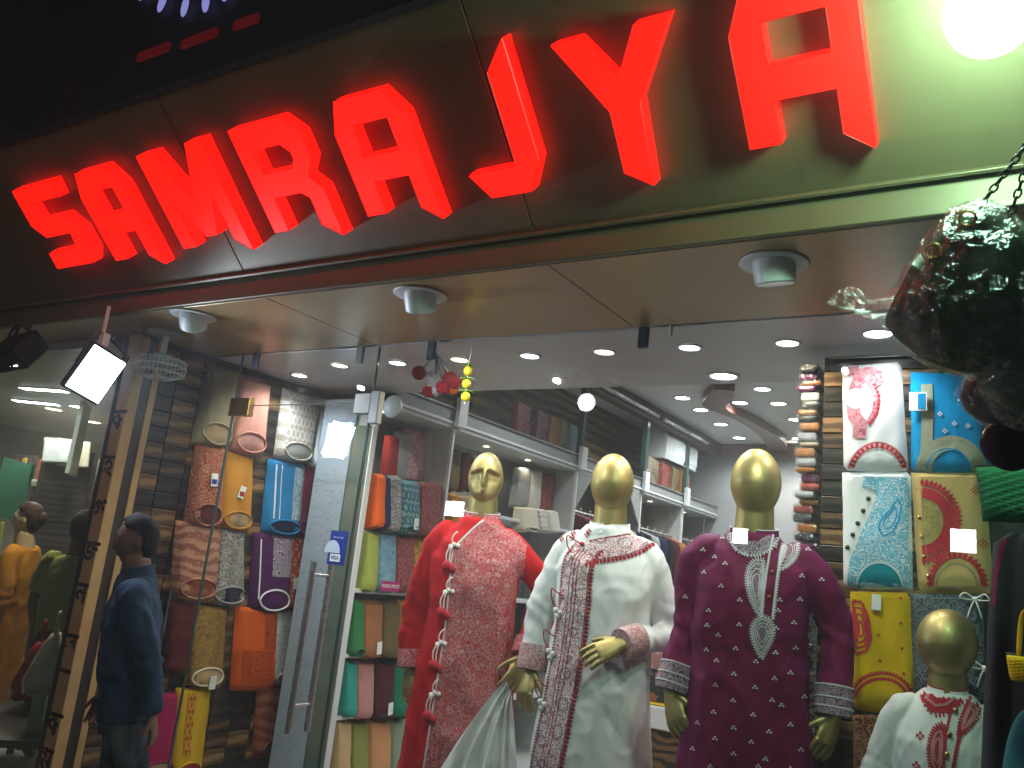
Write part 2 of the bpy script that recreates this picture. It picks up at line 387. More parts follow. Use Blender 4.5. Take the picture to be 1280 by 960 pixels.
# ------------------------------------------------------------------ the sign: seven box letters lit from inside
def letter_A(x, w=.325):
    return [(x,.18),(x-.0,.49),(x+.052,.60),(x+w-.065,.60),(x+w,.505),(x+w,.125),(x+w-.075,.18),(x+w-.075,.30),(x+.088,.30),(x+.088,.18)], [(x+.088,.392),(x+.088,.505),(x+w-.075,.505),(x+w-.075,.392)]
LET = [
 ('S', [(-4.155,.60),(-3.825,.60),(-3.835,.52),(-4.075,.52),(-4.075,.44),(-3.875,.44),(-3.805,.36),(-3.805,.25),(-3.86,.19),(-4.16,.19),(-4.155,.275),(-3.915,.275),(-3.90,.35),(-4.10,.35),(-4.165,.42)], None),
 ('A', *letter_A(-3.685)),
 ('M', [(-3.19,.18),(-3.19,.60),(-3.08,.60),(-2.98,.37),(-2.875,.60),(-2.78,.60),(-2.78,.125),(-2.86,.185),(-2.86,.38),(-2.945,.215),(-3.015,.215),(-3.105,.40),(-3.105,.18)], None),
 ('R', [(-2.62,.18),(-2.62,.60),(-2.345,.60),(-2.275,.53),(-2.275,.43),(-2.325,.372),(-2.275,.315),(-2.275,.125),(-2.36,.18),(-2.36,.29),(-2.395,.315),(-2.54,.315),(-2.54,.18)], [(-2.54,.412),(-2.54,.505),(-2.395,.505),(-2.36,.47),(-2.36,.44),(-2.39,.412)]),
 ('A', *letter_A(-2.125)),
 ('J', [(-1.447,.56),(-1.362,.645),(-1.362,.268),(-1.424,.168),(-1.577,.168),(-1.639,.258),(-1.449,.260)], None),
 ('Y', [(-1.215,.588),(-1.125,.588),(-1.035,.452),(-.952,.585),(-.850,.585),(-.985,.38),(-1.005,.122),(-1.09,.175),(-1.085,.363)], None),
 ('A', *letter_A(-.703))]
sign = thing('shop_sign', 'glowing red box letters spelling SAMRAJYA on the bronze board', 'sign', FO+FU*-2.2+FV*.4)
so = Vector(sign.location)
from mathutils.geometry import tessellate_polygon
for ch, out, hole in LET:
    loops = [out] + ([hole] if hole else [])
    def to3(p, h): return FO+FU*p[0]+FV*p[1]+FN*h - so
    flat = [p for lp in loops for p in lp]
    tris = tessellate_polygon([[Vector((p[0],p[1],0)) for p in lp] for lp in loops])
    fr = MB(); fr.add([to3(p,.0615) for p in flat]+[to3(p,.0595) for p in flat], [t for t in tris]+[tuple(i+len(flat) for i in t[::-1]) for t in tris])
    n0 = 0
    for lp in loops:
        k = len(lp); fr.f += [(n0+i, n0+(i+1)%k, len(flat)+n0+(i+1)%k, len(flat)+n0+i) for i in range(k)]; fr.m += [0]*k; n0 += k
    lo = fr.build('letter', 'sign_red', sign)
    sd = MB()
    for lp in loops:
        k = len(lp); sd.add([to3(p,.002) for p in lp]+[to3(p,.0593) for p in lp], [(i,(i+1)%k,k+(i+1)%k,k+i) for i in range(k)])
    sd.build('return', 'sign_red_side', lo)
    tr_ = MB()
    for lp in loops: tr_.tube([to3(p,.0605) for p in lp], .0021, 4, closed=True)
    tr_.build('trim', 'sign_trim', lo)

# upper floor above the canopy with a sign nobody lit well
up = struct(MB().box((-4.6,2.9,3.5),(6,3.2,8)).build('wall_upper','dark_wall'))
us = thing('upper_sign', 'dim dark red sign strip above the canopy board', 'sign', (-3.6, 2.7, 4.0))
MB().box((-2.2,.02,-.35),(4.0,.18,2.4)).build('board','dark_wall',us)
for x0,y0,x1,y1 in ((170,76,208,66),(225,60,268,45),(290,37,320,27)):
    a = onY(x0,y0,2.7)-us.location; b = onY(x1,y1,2.7)-us.location; h = .055
    MB().prism([(a.x,a.z),(b.x,a.z),(b.x,a.z+h),(a.x,a.z+h)], (0,0,0),(1,0,0),(0,0,1),(0,.02,0)).build('lit_bar','far_red',us)
lotus = thing('lotus_emblem', 'pale blue petals of a lit emblem on the dark upper wall', 'emblem', onY(228,-12,2.68))
for i,(px,py,rx) in enumerate(((203,2,.035),(231,8,.03),(257,3,.03),(180,-12,.035),(280,-10,.035))):
    q = onY(px,py,2.68)-lotus.location
    MB().ell(q,(rx,.015,.075),12,8,M=Matrix.Rotation((228-px)*.008,3,'Y')).build('petal','far_blue',lotus,smooth=True)

# ------------------------------------------------------------------ gimbal lamps in the soffit
def gimbal(x, y, yaw, tilt, label, target, beam=44):
    t = thing('gimbal_downlight', label, 'downlight', (x,y,CZ), yaw, 'gimbal downlights in the canopy soffit')
    MB().lathe([(.064,-.001),(.106,-.001),(.108,-.005),(.101,-.009),(.067,-.006)],n=32,cap=False).build('trim_ring','white_paint',t,smooth=True)
    d = Vector((0,sin(tilt),-cos(tilt)))
    c = Vector((0,-.004,.012)); k = Vector((0,sin(tilt),-cos(tilt)))
    MB().lathe([(.0,-.035),(.058,-.035),(.065,-.02),(.066,.03),(.062,.078),(.056,.083),(.052,.076),(.048,.035),(.0,.032)],c,k,28,False).build('housing','white_paint',t,smooth='auto')
    MB().lathe([(.047,.038),(.0,.040)],c,k,20,False).build('lens','gimbal_lens',t)
    w = Matrix.Rotation(yaw,4,'Z') @ (c + k*.085); w = Vector((x,y,CZ))+Vector(w)
    lamp_light('SPOT','gimbal_beam',w,beam,(1,.97,.93),t,target,100,.9,.012)
    return t
gimbal(-3.46,2.46,radians(40),radians(38),'white gimbal lamp in the canopy soffit beside the wall fan',(-3.3,4.4,1.2))
gimbal(-2.115,2.50,radians(20),radians(30),'white gimbal lamp in the canopy soffit under the J of the sign',(-2.1,3.8,1.3))
gimbal(-.735,2.55,radians(-10),radians(14),'white gimbal lamp in the canopy soffit under the last A of the sign',(-1.0,3.5,1.2),30)

# ------------------------------------------------------------------ recessed downlights
proto = {}
def downlight(x, y, z, warm, label, group, power=0, r=.05, cone=150):
    t = thing('recessed_downlight', label, 'downlight', (x,y,z), 0, group)
    key = (warm, r)
    if key not in proto:
        a = MB().lathe([(r,-.001),(r*1.28,-.002),(r*1.28,-.006),(r*1.02,-.008)],n=24,cap=False).build('trim_ring','white_paint',t,smooth=True)
        b = MB().lathe([(r*1.0,-.004),(.0001,-.0045)],n=20,cap=False).build('diffuser','lamp_warm' if warm else 'lamp_white',t)
        proto[key] = (a, b)
    else:
        for q in proto[key]: instance(q, t)
    if power: lamp_light('SPOT','downlight_beam',(x,y,z-.03),power,(1,.84,.62) if warm else (.94,.97,1),t,(x,y,0),cone,.7,.045)
    return t
names = ['by the wood tiled wall','over the glass door','beside the pompom tassels','above the lemon charm','above the red kurta mannequin','above the white kurta mannequin','before the purple kurta mannequin','near the patterned kurta panel']
for i,(x,y,wm) in enumerate(((-3.86,3.55,0),(-3.38,3.39,1),(-2.97,3.40,0),(-2.56,3.40,1),(-2.14,3.40,0),(-1.74,3.40,1),(-1.33,3.40,0),(-.915,3.41,1))):
    downlight(x,y,CZ,wm,('warm' if wm else 'cool')+' recessed downlight in the display ceiling '+names[i],'downlights in the display ceiling',20,.044)
downlight(-.56,3.35,CZ,0,'cool recessed downlight in the display ceiling behind the plastic wrapped bag','downlights in the display ceiling',12)
downlight(-1.345,3.90,CZ,0,'white recessed downlight in the second row of the display ceiling','downlights in the display ceiling',16,.062)
for i,(px,py,wm) in enumerate(((853,497,0),(876,512,0),(953,486,0),(925,503,0),(973,504,1),(901,530,0),(924,547,0),(998,548,0),(995,524,0))):
    q = onZ(px,py,HZ)
    downlight(q.x,min(q.y,BY-.3),HZ,wm,('warm' if wm else 'white')+' recessed downlight set in the high ceiling beside the brown ribbon','downlights in the high ceiling',40 if i<8 else 26,.07)
for x in (-2.75,-1.75): downlight(x,5.3,HZ,0,'added unseen downlight in the high ceiling, brightening the loft packets','downlights in the high ceiling',46,.07)  # two extra lamps, hidden by the bulkhead, added to brighten the loft packets
# brown ribbon winding over the high ceiling
rb = [onZ(x,y,HZ-.02) for x,y in ((906,478),(901,488),(893,499),(906,507),(928,517),(950,530),(968,545),(972,556))]
rb = [Vector((p.x,min(p.y,BY-.03),p.z)) for p in rb]
def smooth_path(P, n=6):
    out = []
    for i in range(len(P)-1):
        p0,p1,p2,p3 = P[max(i-1,0)],P[i],P[i+1],P[min(i+2,len(P)-1)]
        for j in range(n):
            u = j/n; out.append(.5*((2*p1)+(p2-p0)*u+(2*p0-5*p1+4*p2-p3)*u*u+(3*p1-p0-3*p2+p3)*u**3))
    return out+[P[-1]]
sp = smooth_path(rb,6); m = MB(); R_ = []
for i,p in enumerate(sp):
    d = norm(sp[min(i+1,len(sp)-1)]-sp[max(i-1,0)]); s_ = Vector((-d.y,d.x,0)); w = .085+.03*sin(i*.2)
    R_.append([p+s_*w+Vector((0,0,.015)),p-s_*w+Vector((0,0,.015)),p-s_*w+Vector((0,0,-.07)),p+s_*w+Vector((0,0,-.07))])
m.rings(R_); tag(m.build('ceiling_ribbon','brown_ribbon'),'brown ribbon moulding winding across the high white ceiling','moulding')
tag(MB().box((-4.05,BY-.12,HZ-.14),(.9,BY-.002,HZ-.002)).build('cornice','brown_ribbon',bevel=.01),'brown cornice along the top of the far grey wall','moulding')
tag(MB().box((XC-.06,4.09,HZ-.16),(XC+.05,BY-.13,HZ-.002)).build('ceiling_beam','maroon_trim',bevel=.008),'dark maroon beam running above the loft of the cabinet','beam')
for y0,y1 in ((6.6,8.0),(8.15,9.5)):
    tag(MB().box((XC+.06,y0,HZ-.12),(XC+.10,y1,HZ-.09)).build('light_rail','steel',bevel=.004),'thin bright metal rail along the maroon beam','rail','metal rails on the maroon beam')
q = onZ(1000,548,HZ)
downlight(-2.55,BY-.32,HZ,1,'warm recessed downlight washing the far grey wall','downlights in the high ceiling',30,.05,90)

# ------------------------------------------------------------------ the glass front
gd = thing('glass_door', 'clear glass shop door with long steel handle and card sticker', 'door', (-2.83,YG,.25))
g0 = Vector(gd.location)
def dpart(mb, name, mat, parent=gd, **k): mb.v = [tuple(Vector(p)-g0) for p in mb.v]; return mb.build(name, mat, parent, **k)
dpart(MB().box((-3.838,YG-.006,.27),(-2.842,YG+.006,2.352)),'pane','pane_glass')
dpart(MB().box((-3.842,YG-.0062,.27),(-3.8382,YG+.0062,2.352)).box((-2.8418,YG-.0062,.27),(-2.8395,YG+.0062,2.352)).box((-3.842,YG-.0062,2.3522),(-2.838,YG+.0062,2.357)),'edge','glass_edge')
hb = onY(360,917,YG-.06); ht = onY(392,702,YG-.06); hx = (hb.x+ht.x)/2
for yy in (YG-.06,YG+.06):
    h = dpart(MB().tube([(hx,yy,hb.z),(hx,yy,ht.z)],.015,16),'handle','handle_steel',smooth='auto')
for z in (ht.z-.06,hb.z+.12):
    dpart(MB().tube([(hx,YG-.06,z),(hx,YG+.06,z)],.008,10),'handle_bolt','steel',smooth='auto')
cp = onY(421,686,YG-.012)
cd = dpart(MB().box((cp.x-.055,YG-.0095,cp.z-.075),(cp.x+.055,YG-.0065,cp.z+.085)),'card_sticker','card_blue')
dpart(MB().prism([(cp.x-.03+.05*cos(a),cp.z-.02+.06*sin(a)) for a in [i*pi/10 for i in range(11)]],(0,YG-.0115,0),(1,0,0),(0,0,1),(0,.0015,0)),'sticker_arc','card_light',cd)
dpart(MB().box((cp.x-.035,YG-.0135,cp.z-.06),(cp.x+.03,YG-.0118,cp.z-.025)),'sticker_label','paper',cd)
def text_mesh(txt, size, name, mat, parent, mtx, depth=.001, font=None, align='CENTER', bold=0):
    cu = bpy.data.curves.new(name,'FONT'); cu.body = txt; cu.size = size; cu.extrude = depth; cu.align_x = align; cu.align_y = 'CENTER'; cu.resolution_u = 3; cu.offset = bold
    if font: cu.font = font
    ob = bpy.data.objects.new(name, cu); COL.objects.link(ob); dg = bpy.context.evaluated_depsgraph_get(); dg.update()
    me = bpy.data.meshes.new_from_object(ob.evaluated_get(dg)); bpy.data.objects.remove(ob); me.transform(mtx)
    me.materials.clear(); me.materials.append(MAT[mat]); o = bpy.data.objects.new(name, me); COL.objects.link(o)
    if parent is not None: o.parent = parent
    return o
FACE_Y = Matrix.Rotation(radians(90),4,'X')          # text upright, facing the street
text_mesh('VISA',.026,'lettering','card_blue',cd,Matrix.Translation(Vector((cp.x-.0025,YG-.0145,cp.z-.0425))-g0)@FACE_Y,.0004)
text_mesh('we accept',.016,'lettering','card_light',cd,Matrix.Translation(Vector((cp.x,YG-.0105,cp.z+.055))-g0)@FACE_Y,.0004)
MB().box((-3.86+2.83,-.02,2.045),(-3.70+2.83,.02,2.145)).build('top_patch','gold_metal',gd,bevel=.003)
MB().box((-.105,-.02,2.05),(.0,.02,2.15)).box((-.0,-.02,2.0),(.055,.02,2.16)).build('corner_patch','grey_paint',gd,bevel=.003)
def pane(x0,x1,z0,z1,label):
    t = thing('shop_window', label, 'window', ((x0+x1)/2,YG,z0), 0, 'fixed panes of the glass front'); w = (x1-x0)/2; h = z1-z0
    MB().box((-w+.003,-.006,.003),(w-.003,.006,h-.003)).build('sheet','pane_glass',t)
    for s_ in (-1,1): MB().box((s_*w-.0013,-.0062,.0031),(s_*w+.0013,.0062,h-.0031)).build('edge','glass_edge',t)
    return t
pane(-4.085,-3.845,.27,2.645,'narrow glass pane between wood tiled wall and door')
pane(-3.843,-2.835,2.362,2.645,'low glass transom above the shop door')
pane(-2.833,.95,.27,2.645,'wide glass display pane before the kurta mannequins')
def clip(px,py,mat,label,w=.022,h=.045):
    p = onY(px,py,YG-.01); o = MB().box((-w,-.016,-h),(w,.003,h)).build('glass_clip',mat,bevel=.003); o.location = (p.x,YG-.012,CZ-h-.004); tag(o,label,'clip','clips holding the glass panes')
M('clip_blue',(.05,.065,.11),.4)
clip(322,448,'clip_blue','dark clip on the glass above the door near the wood wall'); clip(452,441,'grey_paint','grey clip on the glass at the door corner')
clip(541,436,'clip_blue','dark clip on the glass above the pompom tassels'); clip(806,417,'clip_blue','dark clip on the glass above the white kurta mannequin'); clip(840,412,'paper','thin pale clip on the glass beside a dark one',.006,.025)
# round disc on the glass beside the door corner
sn = tag(MB().lathe([(.0,.0),(.05,.0),(.055,.012),(.04,.022),(0,.024)],ax=(0,-1,0),n=24).build('glass_disc','grey_paint',smooth='auto'),'round white disc on the glass beside the door corner','sensor'); p = onY(490,508,YG-.02); sn.location = (p.x,YG-.0075,p.z)
# ================================================================== cloth and figures: shared builders
def local_of(root, rz, px, py, yl):
    """point of the plane local-y = yl of a thing standing at root, met by the sight line through (px, py)"""
    n = Vector((-sin(rz), cos(rz), 0)); d = ray(px, py); root = Vector(root)
    t = ((root-CAMP).dot(n)+yl)/d.dot(n); p = CAMP+d*t-root
    return Vector((p.x*cos(rz)+p.y*sin(rz), yl, p.z))
class Drape:
    """lays ribbons and motifs onto the front of a cloth mesh (front is local -y)"""
    def __init__(s, me, off=.003):
        s.b = BVHTree.FromPolygons([v.co.copy() for v in me.vertices], [tuple(p.vertices) for p in me.polygons]); s.off = off
    def pt(s, x, z, extra=0):
        h = s.b.ray_cast(Vector((x,-3,z)), Vector((0,1,0)))
        return None if h[0] is None else Vector((x, h[0].y-s.off-extra, z))
    def grid(s, mb, rows):
        idx = {}; vs = []; fs = []
        for i, r in enumerate(rows):
            for j, q in enumerate(r):
                p = s.pt(*q)
                if p is not None: idx[i,j] = len(vs); vs.append(p)
        for i in range(len(rows)-1):
            for j in range(len(rows[i])-1):
                k = [(i,j),(i,j+1),(i+1,j+1),(i+1,j)]
                if all(q in idx for q in k): fs.append([idx[q] for q in k])
        return mb.add(vs, fs)
    def ribbon(s, mb, pts, w, n=3, res=.012):
        P = [Vector((p[0],p[1])) for p in pts]; Q = []
        for a, b in zip(P, P[1:]):
            k = max(1, int((b-a).length/res)); Q += [a+(b-a)*(i/k) for i in range(k)]
        Q.append(P[-1]); rows = []
        for i, p in enumerate(Q):
            d = Q[min(i+1,len(Q)-1)]-Q[max(i-1,0)]; d = d.normalized() if d.length else Vector((0,1)); nn = Vector((-d.y,d.x))
            ww = w[min(len(w)-1,int(i*len(w)/len(Q)))] if isinstance(w,(list,tuple)) else w
            rows.append([tuple(p+nn*ww*(j/(n-1)-.5)) for j in range(n)])
        return s.grid(mb, rows)
    def blob(s, mb, pts, extra=0):
        c = Vector((sum(p[0] for p in pts)/len(pts), sum(p[1] for p in pts)/len(pts))); k = len(pts)
        vs = [s.pt(c.x,c.y,extra)]; fs = []
        for r in (.5,1):
            vs += [s.pt(c.x+(p[0]-c.x)*r, c.y+(p[1]-c.y)*r, extra) for p in pts]
        if any(v is None for v in vs): return mb
        fs = [(0,1+i,1+(i+1)%k) for i in range(k)]+[(1+i,1+k+i,1+k+(i+1)%k,1+(i+1)%k) for i in range(k)]
        return mb.add(vs, fs)
    def region(s, mb, z0, z1, lf, rf, nz=40, nx=16):
        return s.grid(mb, [[(lf(z)+(rf(z)-lf(z))*j/nx, z) for j in range(nx+1)] for z in [z0+(z1-z0)*i/nz for i in range(nz+1)]])
def circ(cx, cz, r, n=12, ry=None, a0=0): return [(cx+r*cos(2*pi*i/n+a0), cz+(ry or r)*sin(2*pi*i/n+a0)) for i in range(n)]
def drop(cx, cz, w, h, up=1, n=24, bend=0):
    out = []
    for i in range(n):
        a = 2*pi*i/n; y = cos(a); x = sin(a)*(.5-.5*cos(a)) if up > 0 else sin(a)*(.5+.5*cos(a))
        out.append((cx+w*x*1.15+bend*(y*y), cz+h*.5*y))
    return out
def ringpath(pts, k=1.0):
    c = (sum(p[0] for p in pts)/len(pts), sum(p[1] for p in pts)/len(pts))
    q = [(c[0]+(p[0]-c[0])*k, c[1]+(p[1]-c[1])*k) for p in pts]; return q+[q[0]]
def comb(D, mb, path, side, length, step, w=.006):
    """row of short stitched leaves along a path"""
    P = [Vector((p[0],p[1])) for p in path]; acc = 0
    for a, b in zip(P, P[1:]):
        L = (b-a).length
        if L < 1e-6: continue
        d = (b-a)/L; n = Vector((-d.y,d.x))*side; t = (step-acc) % step
        while t < L:
            p = a+d*t; D.blob(mb, [tuple(p-d*w*.5),tuple(p+n*length*.5-d*w*.7),tuple(p+n*length),tuple(p+n*length*.5+d*w*.7),tuple(p+d*w*.5)]); t += step
        acc = (acc+L) % step
def remesh(mb, voxel, smooth=4, factor=.5):
    me = mb.mesh('temp'); ob = bpy.data.objects.new('temp', me); COL.objects.link(ob)
    bm = bmesh.new(); bm.from_mesh(me); bmesh.ops.recalc_face_normals(bm, faces=bm.faces); bm.to_mesh(me); bm.free()
    r = ob.modifiers.new('r','REMESH'); r.mode = 'VOXEL'; r.voxel_size = voxel; r.adaptivity = 0
    if smooth: q = ob.modifiers.new('s','SMOOTH'); q.iterations = smooth; q.factor = factor
    dg = bpy.context.evaluated_depsgraph_get(); dg.update()
    out = bpy.data.meshes.new_from_object(ob.evaluated_get(dg)); bpy.data.objects.remove(ob); bpy.data.meshes.remove(me); return out
def finish(me, name, mat, parent):
    me.materials.clear(); me.materials.append(MAT[mat]); me.polygons.foreach_set('use_smooth',[True]*len(me.polygons))
    me.name = name; o = bpy.data.objects.new(name, me); COL.objects.link(o)
    if parent is not None: o.parent = parent
    return o
def sup(a, rx, ry, e=2.4):
    c, s_ = cos(a), sin(a); return (math.copysign(abs(c)**(2/e),c)*rx, math.copysign(abs(s_)**(2/e),s_)*ry)
def loft(mb, secs, n=40, e=2.4, fold=0, ph=0):
    R = []
    for z, rx, ry, cy in secs:
        k = fold*max(0, 1.05-z)
        R.append([Vector((x*(1+k*sin(7*a+ph)+k*.6*sin(13*a+ph*2)), cy+y*(1+k*sin(7*a+ph)+k*.6*sin(13*a+ph*2)), z)) for a in [2*pi*j/n for j in range(n)] for x, y in [sup(a,rx,ry,e)]])
    return mb.rings(R)
def bez(pts, n=5): return smooth_path([Vector(p) for p in pts], n)
def interp(vals, k):
    out = []
    for i in range(k):
        t = i/(k-1)*(len(vals)-1); a = int(min(t, len(vals)-2)); out.append(vals[a]+(vals[a+1]-vals[a])*(t-a))
    return out
def hand(mb, w, d, pn, side, curl=.35, k=1.0, spread=.07):
    w, d, pn = Vector(w), norm(d), norm(pn); pn = norm(pn-d*pn.dot(d)); a = pn.cross(d)*side
    mb.rings([[w+d*t*k+(a*cos(q)*hw+pn*sin(q)*ht)*k for q in [2*pi*j/12 for j in range(12)]] for t, hw, ht in ((-.03,.027,.021),(.0,.027,.020),(.03,.036,.019),(.065,.042,.017),(.088,.041,.014),(.095,.036,.010))])
    for i, L in enumerate((.074,.082,.077,.060)):
        o = (i-1.5)*-.0212*k; p = w+d*.086*k+a*o; ang = .12; P = [p-d*.02*k]; sp = (i-1.5)*-spread
        for sgm, fr in enumerate((.0,.42,.33,.25)):
            if sgm: ang += curl*(1 if sgm < 3 else .8); p = p+(d*cos(ang)+pn*sin(ang)+a*sp)*L*fr*k
            P.append(p.copy())
        mb.tube(bez(P[1:],3), interp([.0112*k,.0104*k,.0094*k,.0072*k], 10), 8)
    p = w+d*.018*k+a*.026*k; q = norm(a*.62+d*.75+pn*.35)
    mb.tube(bez([p-q*.01*k, p+q*.03*k, p+(q*.055+pn*.008+d*.006)*k, p+(q*.068+pn*.016+d*.022)*k],3), interp([.016*k,.0125*k,.0105*k,.0075*k],10), 8)
def egg_head(mb, c, rx, ry, rz, face=0, human=False):
    n, m = 88, 72; c = Vector(c); R = []
    for i in range(m+1):
        th = pi*i/m; zz = -cos(th); rr = max(sin(th),.003); ring = []
        for j in range(n):
            a = 2*pi*j/n; x = cos(a)*rr; y = sin(a)*rr
            low = max(0,-zz); jaw = 1-(.26 if human else .20 if face else .13)*low**1.5
            X = x*rx*jaw; Y = y*ry*(1-.10*low); Z = zz*rz
            if y < 0 and (face or human):
                fy = -y; ax = abs(X)
                if face:
                    brow = .034-.55*max(0,ax-.022)**1.2; eye = 1/(1+exp((Z-brow)*420))*1/(1+exp((-.075-Z)*160))
                    side = 1/(1+exp((.0115+.00-ax)*900))*1/(1+exp((ax-.068)*140)); fadez = max(0,min(1,(Z+.085)/.075))
                    Y += .030*eye*side*fadez*min(1,fy*1.6)
                    Y -= .010*exp(-(X/.009)**2)*(1/(1+exp((Z-.045)*160)))*(1/(1+exp((-.042-Z)*420)))
                    for mz in (-.058,-.071): Y -= .007*exp(-(X/.016)**4)*exp(-((Z-mz)/.0045)**2)
                    Y += .008*exp(-((Z+.085)/.012)**2)*exp(-(X/.03)**2)*0
                if human:
                    Y -= .022*exp(-(X/.013)**2)*max(0,min(1,(.022-Z)/.055))*(1/(1+exp((-.036-Z)*400)))      # nose
                    Y -= .006*exp(-((Z-.03)/.012)**2)*exp(-(X/.05)**4)                                        # brow
                    Y += .010*exp(-((Z-.010)/.013)**2)*(exp(-((X-.031)/.014)**2)+exp(-((X+.031)/.014)**2))    # eye sockets
                    Y -= .007*exp(-((Z+.056)/.006)**2)*exp(-(X/.02)**2)+.007*exp(-((Z+.068)/.006)**2)*exp(-(X/.018)**2)
                    Y -= .010*exp(-((Z+.100)/.016)**2)*exp(-(X/.022)**2)                                      # chin
            ring.append(c+Vector((X,Y,Z)))
        R.append(ring)
    mb.rings(R)
def body(parent, name, mat, head, arms, k=1.0, legs=True, hc=(0,-.012,1.716), hr=(.086,.104,.136), hands=True, voxel=.0045):
    """one continuous figure: head, neck, trunk, arms, hands and legs"""
    mb = MB()
    egg_head(mb, hc, *hr, face=head == 'face', human=head == 'human')
    loft(mb, [(1.44,.12,.08,.01),(1.475,.10,.07,.012),(1.505,.080,.074,.012),(1.54,.074,.072,.008),(1.62,.071,.069,.0),(1.66,.058,.058,-.005)],24,2)
    loft(mb, [(.86,.14,.09,0),(1.0,.145,.095,0),(1.15,.135,.09,0),(1.3,.155,.10,0),(1.40,.165,.09,.005),(1.46,.13,.07,.01)],24,2)
    if head == 'human':
        for s_ in (-1,1): mb.ell(Vector(hc)+Vector((s_*hr[0]*.98,.012,-.002)),(.010,.020,.033),10,8,M=Matrix.Rotation(s_*-.3,3,'Z'))
    if legs:
        for s_ in (-1,1): mb.tube([(s_*.08,0,.95),(s_*.085,0,.75),(s_*.085,-.005,.5),(s_*.085,.012,.3),(s_*.085,.01,.09),(s_*.085,-.05,.03),(s_*.09,-.13,.02)],[.085,.078,.055,.052,.038,.034,.024],14)
    for A in arms:
        P = bez([A['s'],A['e'],A['w']],6); mb.tube(P, interp([.05,.042,.034,.027],len(P)), 12)
        hand(mb, A['w'], A['d'], A['pn'], A['side'], A.get('curl',.35), A.get('k',1))
    me = remesh(mb, voxel, 2)
    return finish(me, name, mat, parent)
def garment(secs, sleeves, voxel=.0085, fold=.075, seed=0, wr=.009, srad=(.05,.069,.067,.060,.055,.054), e=2.5, smooth=5):
    mb = MB(); loft(mb, secs, 56, e, fold, seed)
    for P in sleeves:
        Q = bez(P,7); mb.tube(Q, interp(list(srad), len(Q)), 20, flat=.92)
    me = remesh(mb, voxel, smooth)
    co = [v.co.copy() for v in me.vertices]; nn = [v.normal.copy() for v in me.vertices]; off = Vector((seed*3.1,seed*1.7,seed*.9))
    for v, c, n in zip(me.vertices, co, nn):
        w = noise.noise(Vector((c.x*9,c.y*9,c.z*3.2))+off)*.8+noise.noise(Vector((c.x*21+c.z*9,c.y*19,c.z*8-c.x*6))-off)*.5
        for P in sleeves:                       # gathers across the sleeve, deepest at the elbow
            d = (c-Vector(P[len(P)//2])).length
            if d < .16: w += (1-d/.16)*.9*sin(c.z*75+c.x*45+noise.noise(c*9+off)*4)*.6
        cr = 1-abs(noise.noise(Vector((c.x*6+c.z*2.4,c.y*6,c.z*2.2-c.x*2.5))+off*2)); w += 1.1*max(0,cr-.72)*3.2
        cr = 1-abs(noise.noise(Vector((c.x*11-c.z*5,c.y*9,c.z*5+c.x*4))-off*2)); w += .5*max(0,cr-.75)*3.2
        v.co = c+n*w*wr
    me.update(); return me
def cuff(parent, a, b, r, mat, name='cuff', flat=.95):
    a, b = Vector(a), Vector(b); mb = MB(); t = norm(b-a); P = [a+(b-a)*i/6 for i in range(7)]
    mb.tube(P+[P[-1]-t*.002], [r*1.04]*6+[r*1.0]+[r*.9], 24, cap=False, flat=flat)
    return mb.build(name, mat, parent, smooth='auto')
def stand_collar(parent, mat, pipe, cz=1.510, h=.060, r=.089, open_=.16, cy=.008, lean=.012, k=1.0):
    n = 40; a0 = -pi/2+open_; a1 = 1.5*pi-open_; out = MB(); R = []
    for i in range(n+1):
        a = a0+(a1-a0)*i/n; fr = .5-.5*sin(a)        # 1 in front
        ring = []
        for t, rr in ((0,r+.010),(.5,r+.003),(1,r),(1,r-.005),(.5,r-.003),(0,r+.003)):
            ring.append(Vector((cos(a)*rr*k, cy+sin(a)*rr*k*.98-lean*fr*(1-t)*.5, cz+h*t*(1-.15*fr)-fr*.018+ (1-abs(cos(a)))*0)))
        R.append(ring)
    out.rings(R, True); c = out.build('collar', mat, parent, smooth='auto')
    if pipe: MB().tube([r_[2]+Vector((0,0,.0015)) for r_ in R], .0028, 6).build('piping', pipe, c, smooth=True)
    return c
ADULT = [(.22,.262,.172,0),(.42,.25,.165,0),(.60,.243,.16,0),(.80,.226,.15,0),(.95,.212,.142,0),(1.08,.200,.136,-.004),(1.22,.204,.139,-.008),(1.32,.207,.134,-.006),(1.385,.194,.120,0),(1.435,.166,.107,.004),(1.475,.133,.098,.008),(1.505,.106,.094,.008),(1.522,.097,.09,.008)]
